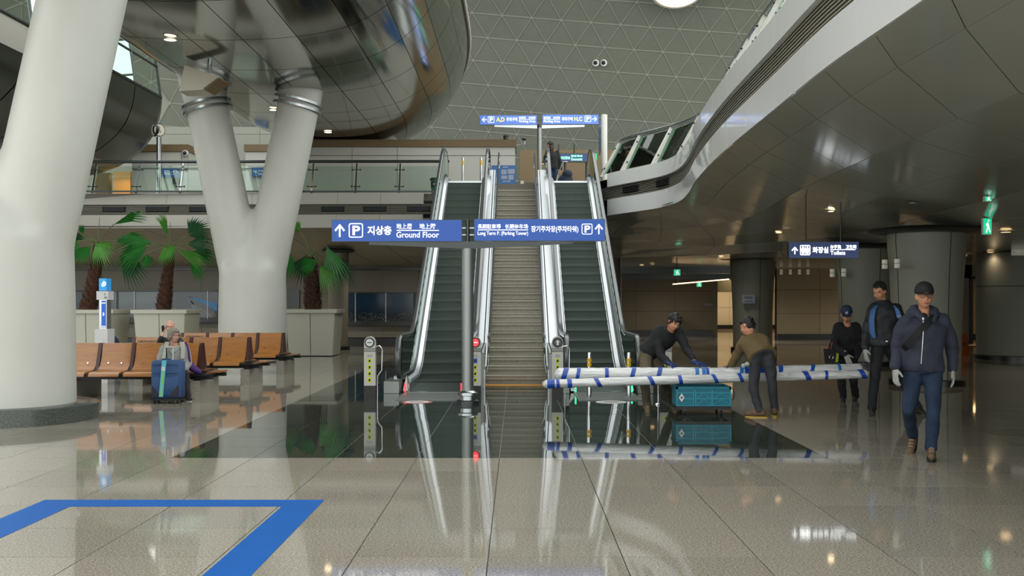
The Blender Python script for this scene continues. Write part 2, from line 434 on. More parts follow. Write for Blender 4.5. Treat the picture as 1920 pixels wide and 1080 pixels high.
EDGE = [(3.6, -6), (3.2, 0), (2.98, 4), (2.93, 7.6), (2.87, 9.8), (2.92, 12.2), (3.0, 15.5), (3.2, 18.8), (3.42, 21), (3.52, 22.8), (3.38, 24.2), (2.95, 25.3), (2.5, 26.2), (2.12, 27.2), (2.05, 28.0)]
edge = [(p.x, p.y) for p in catmull([(a, b, 0) for a, b in EDGE], 4)]
fr, fr_at, fr_n, fr_L = fascia('fascia', edge, 'long white curved upper floor edge with dark louver band sweeping overhead on the right', pitch=1.5, nrm_sign=1)
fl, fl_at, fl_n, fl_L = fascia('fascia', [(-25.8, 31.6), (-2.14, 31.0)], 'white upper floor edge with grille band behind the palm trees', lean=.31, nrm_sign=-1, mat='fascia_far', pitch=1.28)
# vents let into the left grille and the right one
def vent(at, nm, s, lean, w2=.68, par=None):
    m = MB(); z0, z1 = ZG0+.10, ZG1-.06
    for z, a, b in ((0, .03, .03),):
        pass
    P4 = []
    for ss in (s-w2/2, s+w2/2):
        N = nm(s); p = at(ss); l = lean*(ZG0-ZB+.15)
        P4.append((p, N, l))
    (pa, N, l), (pb, _, _) = P4
    m.hexa([pa-N*(l+.10)+Vector((0,0,z0)), pb-N*(l+.10)+Vector((0,0,z0)), pb-N*(l+.02)+Vector((0,0,z0)), pa-N*(l+.02)+Vector((0,0,z0)),
            pa-N*(l+.10)+Vector((0,0,z1)), pb-N*(l+.10)+Vector((0,0,z1)), pb-N*(l+.02)+Vector((0,0,z1)), pa-N*(l+.02)+Vector((0,0,z1))])
    v = m.build('vent', 'dark_gap', par)
    m = MB()
    for k in range(4):
        z = z0+.02+k*(z1-z0-.03)/3.4; e = (pb-pa).normalized()*.03
        m.hexa([pa+e-N*(l+.02)+Vector((0,0,z)), pb-e-N*(l+.02)+Vector((0,0,z)), pb-e-N*(l-.0)+Vector((0,0,z)), pa+e-N*(l-.0)+Vector((0,0,z)),
                pa+e-N*(l+.02)+Vector((0,0,z+.012)), pb-e-N*(l+.02)+Vector((0,0,z+.012)), pb-e-N*(l)+Vector((0,0,z+.012)), pa+e-N*(l)+Vector((0,0,z+.012))])
    m.build('vent_slat', 'dark_steel', v)
def s_of(px_, at, L, y_):   # arc position where the edge passes pixel column px_
    best = min((abs(CX+at(k*.05).x/at(k*.05).y*F-px_), k*.05) for k in range(int(L/.05)) if at(k*.05).y > 20)
    return best[1]
for px_ in (207, 290, 371, 620, 701, 783): vent(fl_at, fl_n, s_of(px_, fl_at, fl_L, 31), .31, par=fl)
for px_ in (1180, 1240): vent(fr_at, fr_n, s_of(px_, fr_at, fr_L, 26), 0, par=fr)

# slab tops
m = MB()
e2 = [p for p in edge]
top = []
for (a, b) in e2: top.append([(a+.12 if b < 24 else a+.05, b+.1 if b > 24 else b, ZT-.12), (28, b if b < 26 else b+6, ZT-.12)])
m.loft([[Vector(q) for q in r] for r in top], caps=False, closed=False)
m.poly([(2.1, 27.3, ZT-.12), (28, 33.2, ZT-.12), (28, 56, ZT-.12), (2.1, 56, ZT-.12)])
struct(m.build('floor', 'wall_dim', recalc=False))
m = MB(); m.box(-2.15, 2.12, 28.9, 56, ZT-.35, ZT-.01); m.box(-26, -2.15, 31.55, 56, ZT-.35, ZT-.01); struct(m.build('floor', 'wall_dim'))

# ---------------------------------------------------------------- right ceiling, belly profile
SK = [0.02, .5, 1.55, 2.8, 4.1, 4.95, 6.4, 8.1, 9.9, 11.8, 13.8, 16., 18.5, 21.5, 25.]
ZK = [3.70, 3.60, 3.36, 3.19, 3.06, 2.87] + [2.85]*20
SKEW = [0, .75, 2.0, 2.9, 3.6, 4.1, 4.6, 5.1, 5.4, 5.6, 5.8, 6, 6, 6, 6]
def zc_d(s):
    for k in range(len(SK)-1):
        if s <= SK[k+1]: u = max(0, (s-SK[k])/(SK[k+1]-SK[k])); return ZK[k]+(ZK[k+1]-ZK[k])*u
    return 2.85
extL = edge[:-4]+[(1.2, 27.6), (-2.2, 27.8)]
pe = [Vector((a, b, 0)) for a, b in extL]; LL = [0]
for a, b in zip(pe, pe[1:]): LL.append(LL[-1]+(b-a).length)
def eat(s):
    s = max(0, min(LL[-1]-1e-6, s))
    for k in range(len(LL)-1):
        if LL[k+1] >= s: return pe[k].lerp(pe[k+1], (s-LL[k])/(LL[k+1]-LL[k]))
def en(s, wdt=1.6):
    d = (eat(s+wdt)-eat(s-wdt)).normalized(); return Vector((d.y, -d.x, 0))
ceil_r = thing('ceiling', 'grey panelled soffit curving down on the right behind the white edge', 'ceiling', (8, 20, 2.85), kind='structure')
SH = 33.85   # arc length to the reflex corner, used to space the joints
def cpt(t, k):
    s = t+SKEW[k]; p = eat(s)+en(s, 1.6+SK[k]*.12)*SK[k]; p.z = ZK[k]; return p
npan = 0
pitch = 1.33
i0 = 0
back = MB(); row = []
ROWS = [k*pitch for k in range(0, 34)]
for t in [q for q in ROWS if q < LL[-1]-5]: row.append([cpt(t, k)+Vector((0, 0, .05)) for k in range(len(SK))])
back.loft(row, caps=False, closed=False); back.build('ceiling_back', 'dark_gap', ceil_r)
for i in range(len(ROWS)-1):
    for k in range(len(SK)-1):
        a, b, c, d = cpt(ROWS[i], k), cpt(ROWS[i+1], k), cpt(ROWS[i+1], k+1), cpt(ROWS[i], k+1)
        ctr = (a+b+c+d)/4
        if (ctr.y < 3 and not (ctr.y > -1)) or ROWS[i+1]+SKEW[k+1] > LL[-1]+.3: continue
        def ins(p, q, r, g=.007):
            return p+((q-p).normalized()+(r-p).normalized())*g
        A, B, Cc, D = ins(a, b, d), ins(b, a, c), ins(c, b, d), ins(d, c, a)
        up = Vector((0, 0, .02))
        m = MB(); m.hexa([A, B, Cc, D, A+up, B+up, Cc+up, D+up])
        if npan < 290 and ctr.y > 4: m.build('panel', 'soffit_panel', ceil_r); npan += 1
        else:
            rest_c = globals().setdefault('REST_C', MB()); n0 = len(rest_c.v); rest_c.v += m.v; rest_c.f += [tuple(n0+q for q in f) for f in m.f]
if 'REST_C' in globals(): REST_C.build('panel_field', 'soffit_panel', ceil_r, kind='stuff')
# flat far ceiling filling the rest
m = MB(); m.box(-2.6, 30, 33, 60, 2.93, 3.0); m.box(16, 30, 2, 60, 2.93, 3.0); struct(m.build('ceiling', 'soffit_far'))
# left under-floor soffit
cl = thing('ceiling', 'sloping grey soffit panels under the upper floor behind the palms', 'ceiling', (-12, 33, 3), kind='structure')
LP = [(31.25, 3.70), (32.6, 3.44), (34.1, 3.02), (36.4, 2.74)]
for k in range(len(LP)-1):
    for q in range(18):
        x1 = -2.15-q*1.28; x0 = x1-1.28; sl = (q*.0)
        (ya, za), (yb2, zb) = LP[k], LP[k+1]; g = .012
        sh = .45
        m = MB(); A = Vector((x0+g+sh*k, ya+g, za)); B = Vector((x1-g+sh*k, ya+g, za)); D = Vector((x0+g+sh*(k+1), yb2-g, zb)); E_ = Vector((x1-g+sh*(k+1), yb2-g, zb)); up = Vector((0, 0, .03))
        m.hexa([A, B, E_, D, A+up, B+up, E_+up, D+up]); m.build('panel', 'soffit_far', cl)
m = MB(); m.poly([(-26, 31.2, 3.76), (-2.1, 31.2, 3.76), (-2.1, 36.5, 2.8), (-26, 36.5, 2.8)]); m.build('ceiling_back', 'dark_gap', cl)

# ================================================================== WALLS below
wl = MB(); wl.box(-27, -2.1, 36.2, 36.5, 0, 3.3)
wl = struct(wl.build('wall_left', 'dark_gap'))
for q in range(20):
    x1 = -2.12-q*1.24; x0 = x1-1.232
    for z0, z1 in ((.3, .98), (.99, 1.8), (1.81, 2.6), (2.64, 2.95)):
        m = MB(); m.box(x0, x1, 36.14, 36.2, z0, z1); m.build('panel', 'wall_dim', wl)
m = MB(); m.box(-27, -2.1, 36.08, 36.2, 0, .28); struct(m.build('baseboard_left', 'skirt_dark'))
m = MB(); m.box(-27, -2.1, 36.02, 36.2, 2.60, 2.66); struct(m.build('trim_1', 'skirt_dark'))
# back wall right: dark beige, far; lit corridor; nearer tan wall
def wallrun(name, x0, x1, y, z1, mat, pw, zs, thick=.3):
    m = MB(); m.box(x0, x1, y, y+thick, 0, z1); w0 = struct(m.build(name, 'dark_gap'))
    n = max(1, round((x1-x0)/pw)); pw = (x1-x0)/n
    for q in range(n):
        for a, b in zip(zs, zs[1:]):
            m = MB(); m.box(x0+q*pw+.006, x0+(q+1)*pw-.006, y-.04, y, a+.006, b-.006); m.build('panel', mat, w0)
    return w0
wallrun('wall_back', X(1120, 47), X(1337, 47), 47, 2.95, 'wall_beige', 1.8, [.25, 1.1, 2.0, 2.95])
m = MB(); m.box(X(1120, 47), X(1337, 47), 46.9, 47, 0, .25); struct(m.build('baseboard_back', 'skirt_dark'))
wallrun('wall_right', X(1456, 42.5), X(1860, 42.5), 42.5, 2.95, 'wall_beige', 1.75, [.22, 1.05, 2.0, 2.95])
m = MB(); m.box(X(1456, 42.5), X(1800, 42.5), 42.36, 42.46, 0, .22); struct(m.build('baseboard_right', 'skirt_dark'))
# lit corridor beyond
m = MB(); m.box(X(1337, 47), X(1337, 47)+.2, 47, 60, 0, 2.95); struct(m.build('wall_corridor_left', 'wall_beige'))
wallrun('wall_corridor', X(1330, 60), X(1480, 60), 60, 3.1, 'wall_white', 1.1, [0, 1.2, 2.2, 3.1])
m = MB(); m.box(X(1330, 59.6), X(1480, 59.6), 59.4, 59.7, .0, .22); struct(m.build('baseboard_corridor', 'skirt_dark'))
area_light('corridor_light', (11.9, 55, 2.8), (0, 0, 0), 3.5, 8, 300, srgb(255, 214, 160))
# side walls closing the underpass
m = MB(); m.box(26, 26.3, -8, 60, 0, 3.0); struct(m.build('wall_far_right', 'wall_beige'))
m = MB(); m.box(-27.2, -27, 3, 60, 0, 3.9); struct(m.build('wall_far_left', 'wall_dim'))
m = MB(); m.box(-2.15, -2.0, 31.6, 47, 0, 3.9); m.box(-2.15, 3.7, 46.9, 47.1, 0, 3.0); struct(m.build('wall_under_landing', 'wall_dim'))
# dark beams under the far ceiling
for y, a, b, z0 in ((40, -2, 9.2, 2.60), (46, 3, 11, 2.5)):
    m = MB(); m.box(a, b, y, y+.4, z0, 2.94); struct(m.build('beam', 'dark_steel'))
# recess with warm lit doorway at the far right
yb3 = 38
m = MB()
m.box(X(1800, yb3), X(1820, yb3), yb3-.1, yb3, 0, 2.9); m.box(X(1857, yb3), X(1880, yb3), yb3-.1, yb3, 0, 2.9); m.box(X(1800, yb3), X(1880, yb3), yb3-.1, yb3, 2.38, 2.9)
struct(m.build('wall_recess', 'wall_beige'))
m = MB(); m.box(X(1835, 41), X(1862, 41), 40.5, 41, 0, 2.5); struct(m.build('wall_recess_back', 'wall_white'))
m = MB(); m.box(X(1818, yb3)-.06, X(1818, yb3)+.06, yb3-.16, yb3-.1, 0, 2.4); m.box(X(1857, yb3)-.06, X(1857, yb3)+.06, yb3-.16, yb3-.1, 0, 2.4); m.box(X(1818, yb3)-.06, X(1857, yb3)+.06, yb3-.16, yb3-.1, 2.34, 2.44)
struct(m.build('door_1', 'skirt_dark'))
area_light('recess_light', (X(1840, 39.5), 39.6, 2.5), (0, 0, 0), .8, 1.6, 60, srgb(255, 190, 120))
m = MB(); m.box(X(1790, 37), X(1900, 37), 36.0, 38, 0, .02); tag(m.build('door_mat', 'rubber'), 'dark mat in front of the warm-lit recess', 'mat')

# round columns under the right ceiling
def rcol(label, cx, cy, rb=.60, rt=.69, cap_=1.03, ztop=2.80, seams=(), mat='wall_grey', lights=()):
    t = thing('column', label, 'column', (cx, cy, 0), kind='structure')
    m = MB(); m.lathe((cx, cy, 0), [(rb, .12), (rb, .5), (rb+.01, 1.1), ((rb+rt)/2, 2.0), (rt, 2.6), (rt, ztop)], n=48); m.build('shaft', mat, t, smooth=40)
    m = MB(); m.lathe((cx, cy, 0), [(rb+.07, 0), (rb+.07, .10), (rb+.01, .12)], n=48); m.build('plinth', 'skirt_dark', t, smooth=40)
    m = MB(); m.lathe((cx, cy, 0), [(rt, ztop-.03), (cap_, ztop+.0), (cap_+.03, ztop+.03), (cap_, ztop+.06), (rt, ztop+.1)], n=56); m.build('collar', 'dark_steel', t, smooth=40)
    for a in seams:
        m = MB(); ang = math.radians(a)
        pts = [(cx+(r+.001)*math.sin(ang), cy-(r+.001)*math.cos(ang), z) for r, z in ((rb, .13), (rb, .5), (rb+.01, 1.1), ((rb+rt)/2, 2.0), (rt, 2.6), (rt, ztop-.02))]
        m.tube(pts, .007, n=5); m.build('seam', 'dark_gap', t)
    return t
rcol('round grey column behind the walking man in the cap', X(1735, 19.5)+.02, 19.5, seams=(15, -70, 100))
rcol('round grey column with one seam right behind the tall man, left of the biggest one', X(1622, 25.3), 25.3, seams=(12, -75))
rcol('round dark grey column behind the man in the olive sweater', X(1411, 33), 33, seams=(8, 85), ztop=2.85)
c4 = rcol('wide round column at the right edge of the hall', X(1862, 27.4)+1.15, 28.2, rb=1.15, rt=1.15, cap_=1.4, ztop=2.84)
for z in (1.05, 1.93):
    m = MB(); m.lathe((X(1862, 27.4)+1.15, 28.2, 0), [(1.153, z-.008), (1.153, z+.008)], n=48, caps=False); m.build('joint', 'dark_gap', c4)
rcol('slim dark column standing behind the third planter', X(634, 33.5), 33.5, rb=.30, rt=.34, cap_=.5, ztop=3.1, mat='wall_dim')
rcol('pale column half hidden behind the right escalator', X(1148, 33), 33, rb=.28, rt=.28, cap_=.4, ztop=2.9, mat='wall_dim')

# ================================================================== UPPER FLOOR WALLS
def kiosk(label, x0, x1, y, z1, band, depth=2.5, seams=()):
    t = thing('kiosk', label, 'kiosk', (x0, y, ZT), kind='structure')
    m = MB(); m.box(x0, x1, y+.03, y+depth, ZT, z1-band); m.build('core', 'dark_gap', t)
    xs = [x0]+list(seams)+[x1]
    for a, b in zip(xs, xs[1:]):
        for za, zb in ((ZT, ZT+1.55), (ZT+1.56, z1-band)):
            m = MB(); m.box(a+.008, b-.008, y, y+.04, za, zb-.01); m.build('panel', 'wall_white', t)
    m = MB(); m.box(x0-.04, x1+.04, y-.05, y+depth+.05, z1-band, z1); m.build('header', 'brown_band', t)
    m = MB(); m.box(x0-.005, x0+.03, y+.04, y+depth, ZT, z1-band); m.box(x1-.03, x1+.005, y+.04, y+depth, ZT, z1-band); m.build('side_panel', 'wall_white', t)
    return t
k1 = kiosk('white kiosk with brown header behind the railing, between the two big columns', X(247, 38), X(352, 38), 38, Z(271, 38), .25, seams=(X(340, 38),))
k2 = kiosk('white kiosk with brown header and small blue sign right of the second big column', X(460, 38), X(582, 38), 38, Z(271, 38), .25, seams=(X(520, 38),))
k3 = kiosk('white wall with a wide brown header at the top of the left escalator', X(560, 34.6), X(966, 34.6), 34.6, Z(262, 34.6), .24, depth=1.6, seams=(X(660, 34.6), X(745, 34.6), X(829, 34.6)))
m = MB(); m.box(X(185, 40), X(250, 40), 40, 40.3, Z(285, 40), 6.9); m.box(X(180, 40), X(206, 40), 39.9, 40.2, ZT, 6.4); m.box(X(204, 40.5), X(252, 40.5), 42, 42.2, ZT, 6.6); struct(m.build('wall_doorway', 'brown_band'))
m = MB(); m.box(X(214, 41.8), X(246, 41.8), 41.7, 41.9, ZT, Z(322, 41.8)); struct(m.build('door_2', 'door_wood'))
area_light('doorway_light', (X(228, 41), 41, 6.4), (0, 0, 0), .8, .8, 22, srgb(255, 196, 110))
wr = wallrun('wall_upper_back', X(150, 44), X(600, 44), 44, Z(238, 44), 'wall_grey', 2.6, [ZT, 6.8, Z(252, 44), Z(238, 44)])
# desk and boards at the far centre
m = MB(); m.box(X(975, 46), X(1230, 46), 46, 46.3, ZT, Z(343-62, 46)); struct(m.build('wall_upper_centre', 'brown_band'))
# platform behind the header with the waiting figure
m = MB(); m.box(X(780, 37.5), X(965, 37.5), 36.3, 38.5, 5.5, 5.72); struct(m.build('floor', 'wall_dim'))

# ================================================================== TRIANGULAR ROOF SHELL
PR = [(52.6, 2.0), (52.0, 6.5), (50.9, 10.5), (48.9, 14.4), (46.2, 17.3), (42.6, 19.4)]
PR = [(p.x, p.y) for p in catmull([(a, b, 0) for a, b in PR], 6)]
PL = [0]
for a, b in zip(PR, PR[1:]): PL.append(PL[-1]+math.dist(a, b))
def shell(x, v, off=0.):
    v = max(0, min(PL[-1]-1e-5, v)); k = max(i for i in range(len(PL)) if PL[i] <= v) if v > 0 else 0; k = min(k, len(PR)-2)
    u = (v-PL[k])/(PL[k+1]-PL[k]); y = PR[k][0]+(PR[k+1][0]-PR[k][0])*u; z = PR[k][1]+(PR[k+1][1]-PR[k][1])*u
    ty = PR[k+1][0]-PR[k][0]; tz = PR[k+1][1]-PR[k][1]; l = math.hypot(ty, tz)
    y -= .010*x*x*.25        # gently dished in plan
    return Vector((x, y-off*tz/l, z+off*ty/l))
st = thing('roof_shell', 'grey domed roof wall of triangular panels with pale ribs and round nodes', 'roof', (0, 52, 3), kind='structure')
m = MB(); NX, NV = 96, 60
m.loft([[shell(-17.2+51.2*i/NX, PL[-1]*j/NV, -.035) for i in range(NX+1)] for j in range(NV+1)], caps=False, closed=False); m.build('shell_back', 'shell_rib', st, recalc=False)
TW, TH = 1.37, 1.13; sk = .085
def node(a, b):
    x = (a+.5*(b % 2))*TW; v = b*TH+1.0
    return x+v*sk*.0, v-x*sk
tri = []
for b in range(-3, 24):
    for a in range(-24, 25):
        p, q = node(a, b), node(a+1, b)
        o_ = b % 2
        r_, s_ = node(a+o_, b+1), node(a+o_+1, b+1)
        tri.append((p, q, r_)); tri.append((q, s_, r_))
ribs = MB(); edges_ = set(); big = []; restT = MB(); nodes = MB(); seen = set()
for t3 in tri:
    if min(v for _, v in t3) < .2 or max(v for _, v in t3) > PL[-1]-.3: continue
    if min(q[0] for q in t3) < -17.2: continue
    cx = sum(q[0] for q in t3)/3; cv = sum(q[1] for q in t3)/3
    pts = []
    for q in t3:
        u = 1-.034/.8; pts.append(shell(cx+(q[0]-cx)*u, cv+(q[1]-cv)*u))
    c = shell(cx, cv); px_ = CX+c.x/c.y*F; py_ = HY-(c.z-EYE)/c.y*F
    bk = [p+Vector((0, .02, 0)) for p in pts]
    m = MB(); m.loft([pts, bk])
    if 850 < px_ < 1450 and -20 < py_ < 345: big.append((abs(px_-1120)+abs(py_-150), m))
    else:
        n0 = len(restT.v); restT.v += m.v; restT.f += [tuple(n0+q for q in f) for f in m.f]
    for a_, b_ in ((t3[0], t3[1]), (t3[1], t3[2]), (t3[2], t3[0])):
        key = tuple(sorted(((round(a_[0], 2), round(a_[1], 2)), (round(b_[0], 2), round(b_[1], 2)))))
        if key in edges_: continue
        edges_.add(key); dx, dv = b_[0]-a_[0], b_[1]-a_[1]; l_ = math.hypot(dx, dv); ox, ov = -dv/l_*.017, dx/l_*.017; wide = [1.0, 1.5, .7][abs(hash(key)) % 3] if False else (1.4 if abs(dv) < .5 else 1.)
        ox *= wide; ov *= wide
        ribs.hexa([shell(a_[0]-ox, a_[1]-ov, -.03), shell(b_[0]-ox, b_[1]-ov, -.03), shell(b_[0]+ox, b_[1]+ov, -.03), shell(a_[0]+ox, a_[1]+ov, -.03), shell(a_[0]-ox, a_[1]-ov, .022), shell(b_[0]-ox, b_[1]-ov, .022), shell(b_[0]+ox, b_[1]+ov, .022), shell(a_[0]+ox, a_[1]+ov, .022)])
    for q in t3:
        key = (round(q[0], 2), round(q[1], 2))
        if key not in seen and R.random() < .75:
            seen.add(key); g = shell(q[0], q[1], .03); nodes.cyl(g, shell(q[0], q[1], .0), .07, n=8)
big.sort(key=lambda a: a[0])
for k, (_, m) in enumerate(big):
    if k < 295: m.build('panel', 'shell_panel', st)
    else: n0 = len(restT.v); restT.v += m.v; restT.f += [tuple(n0+q for q in f) for f in m.f]
restT.build('panel_field', 'shell_panel', st, kind='stuff'); ribs.build('rib_field', 'shell_rib', st, kind='stuff'); nodes.build('node_field', 'shell_rib', st, kind='stuff')
# ring of a round skylight at the top
c = P(1270, -30, 46.6); t = thing('skylight', 'bright round roof light cut by the top of the picture', 'skylight', tuple(c), kind='structure')
n_ = Vector((0, -.45, -.85)).normalized()
m = MB(); m.loft([m.ring(c+n_*.05, n_, 1.3, 40), m.ring(c+n_*.3, n_, 1.22, 40)]); m.build('rim', 'column_paint', t, smooth=40)
m = MB(); m.loft([m.ring(c+n_*.3, n_, 1.1, 40), m.ring(c+n_*.32, n_, 1.1, 40)]); m.build('diffuser', 'lamp_soft', t)

# ================================================================== STEEL HULL overhead left
ht = thing('ceiling_hull', 'huge mirror-polished steel hull with dark panel joints hanging over the left side', 'hull', (-5, 20, 6.9), kind='structure')
SEC = [(-8.35, 7.9), (-8.42, 7.35), (-8.2, 7.0), (-7.75, 6.93), (-6.67, 6.88), (-5.6, 6.88), (-4.5, 6.95), (-3.45, 7.16), (-2.65, 7.6), (-2.05, 8.25), (-1.68, 9.0), (-1.5, 9.9)]
SEC = [tuple(p) for p in SEC]
fine = catmull([(a, b, 0) for a, b in SEC], 4)   # 4 sub-steps per strip
DY0, DN = 2.0, 31.5
def hull(u, i, off=0.):
    """u: metres along the straight part, past DN an angle in radians*10; i: index in fine"""
    p = fine[i]; h = (p.y-6.88)/3.0; xc = -5.0
    if u <= DN: q = Vector((p.x, u, p.y))
    else:
        th = min((u-DN)/10., math.pi/2); e = 6.6+h*7.5
        q = Vector((xc+(p.x-xc)*math.cos(th), DN+e*math.sin(th), p.y))
    return q
rowsU = [DY0+k*2.8 for k in range(0, 11)]; rowsU = [u for u in rowsU if u < DN-.5]+[DN]+[DN+10*math.pi/2*k/5 for k in (1, 2, 3, 4, 5)]
m = MB(); allU = []
for a, b in zip(rowsU, rowsU[1:]): allU += [a+(b-a)*q/4 for q in range(4)]
allU.append(rowsU[-1])
def hn(u, i):
    a = hull(u+.05, i)-hull(u-.05, i); b = hull(u, min(i+1, len(fine)-1))-hull(u, max(i-1, 0)); n = a.cross(b)
    if n.length < 1e-9: return Vector((0, 0, -1))
    n.normalize()
    return n if n.z < 0.05 else n
def hullo(u, i, off):
    uu = min(u, DN+10*math.pi/2-.15); n = hn(uu, i)
    ctr = Vector((-5, min(u, DN), 8.2)); q = hull(u, i)
    if n.dot(q-ctr) < 0: n = -n
    return q+n*off
m.loft([[hullo(u, i, -.05) for i in range(len(fine))] for u in allU], caps=False, closed=False); m.build('joint_backing', 'dark_gap', ht, recalc=False)
for a, b in zip(rowsU, rowsU[1:]):
    for s in range(len(SEC)-1):
        m = MB(); K = 6 if a < DN else 6; g = .014
        us = [a+g+(b-a-2*g)*q/K for q in range(K+1)]
        rows_ = []
        for u in us:
            r_ = []
            for q in range(5):
                i = s*4+q; p = hull(u, i)
                if q == 0: p = p.lerp(hull(u, i+1), .03)
                if q == 4: p = p.lerp(hull(u, i-1), .03)
                r_.append(p)
            rows_.append(r_)
        m.loft(rows_, caps=False, closed=False)
        o = m.build('panel', 'hull_steel', ht, recalc=False); o.data.polygons.foreach_set('use_smooth', [True]*len(o.data.polygons))
# lip along the upper rim
m = MB(); m.tube([hull(u, len(fine)-1)+Vector((.03, 0, 0)) for u in allU], .06, n=8); m.build('rim', 'column_paint', ht, smooth=60)
m = MB(); m.tube([hull(u, 4)+Vector((-.12, 0, -.02)) for u in allU if u <= DN+6], .10, n=10); m.build('edge_tube', 'chrome', ht, smooth=60)
# top cover so that the hull is closed
m = MB(); m.loft([[hull(u, 0), hull(u, 0).lerp(hull(u, len(fine)-1), .5)+Vector((0, 0, .6)), hull(u, len(fine)-1)] for u in allU], caps=False, closed=False); m.build('cover', 'belly_steel', ht)
for px_, py_, in ((319, 73), (513, 205), (615, 247)):
    d = (6.86-EYE)*F/(HY-py_); c = Vector((X(px_, d), d, 6.865))
    t = thing('downlight', {319: 'small round downlight glowing in the hull left of the angular speaker', 513: 'small glowing downlight in the hull beside the right arm of the second column', 615: 'small glowing downlight near the hull tip'}[px_], 'light', tuple(c), group='downlights in the steel hull')
    m = MB(); m.lathe((c.x, c.y, 0), [(.13, 6.86), (.15, 6.84), (.12, 6.835)], n=20, caps=False); m.build('rim', 'satin_steel', t)
    m = MB(); m.lathe((c.x, c.y, 0), [(.12, 6.845), (.12, 6.85)], n=20); m.build('lens', 'lamp_warm', t)

# ================================================================== SECOND HULL far left with glazed gallery
gt = thing('ceiling_gallery', 'dark steel belly with pale panels and a glazed gallery high at the far left', 'gallery', (-16, 30, 7), kind='structure')
GS = [(-17.5, 5.9), (-15.2, 5.8), (-13.5, 6.15), (-12.5, 6.9), (-12.1, 7.7), (-12.0, 8.42)]
gf = catmull([(a, b, 0) for a, b in GS], 3)
def gal(u, i):
    p = gf[i]; dn = 35.6
    if u <= dn: return Vector((p.x-.02*(dn-u), u, p.y))
    th = min((u-dn)/10, math.pi/2); return Vector((-17+(p.x+17)*max(0, math.cos(th))**.6, dn+(1.6)*math.sin(th), p.y))
gu = [13+k*2.26 for k in range(11)]+[35.6+10*math.pi/2*k/4 for k in range(5)]; gu = sorted(set(gu))
for a, b in zip(gu, gu[1:]):
    for s in range(len(GS)-1):
        m = MB(); m.loft([[gal(a+.03+(b-a-.06)*q/4, s*3+j) for j in range(4)] for q in range(5)], caps=False, closed=False)
        o = m.build('panel', 'fascia_far' if (s >= 4 and a < 31) else 'belly_steel', gt, recalc=False); o.data.polygons.foreach_set('use_smooth', [True]*len(o.data.polygons))
m = MB(); m.loft([[gal(u, i)+Vector((-.12, -.05, .03)) for i in range(len(gf))] for u in gu], caps=False, closed=False); m.build('joint_backing', 'dark_gap', gt, recalc=False)
# glazing: slanted posts and rails over the sill, panes between
sill = [gal(u, len(gf)-1) for u in gu]
up = [p+Vector((-.35, .1, 2.3)) for p in sill]
m = MB(); m.tube(sill, .05, n=6); m.build('sill', 'dark_steel', gt)
m = MB(); m.tube([a.lerp(b, .45) for a, b in zip(sill, up)], .04, n=6); m.build('transom', 'dark_steel', gt)
m = MB(); m.tube(up, .06, n=6); m.build('head', 'dark_steel', gt)
for a, b in zip(sill, up):
    m = MB(); m.tube([a, a.lerp(b, .5), b], .045, n=6); m.build('mullion', 'dark_steel', gt)
for a, b, c_, d_ in zip(sill, up, sill[1:], up[1:]):
    m = MB(); m.poly([a, c_, d_, b]); m.build('pane', 'glass_green', gt)

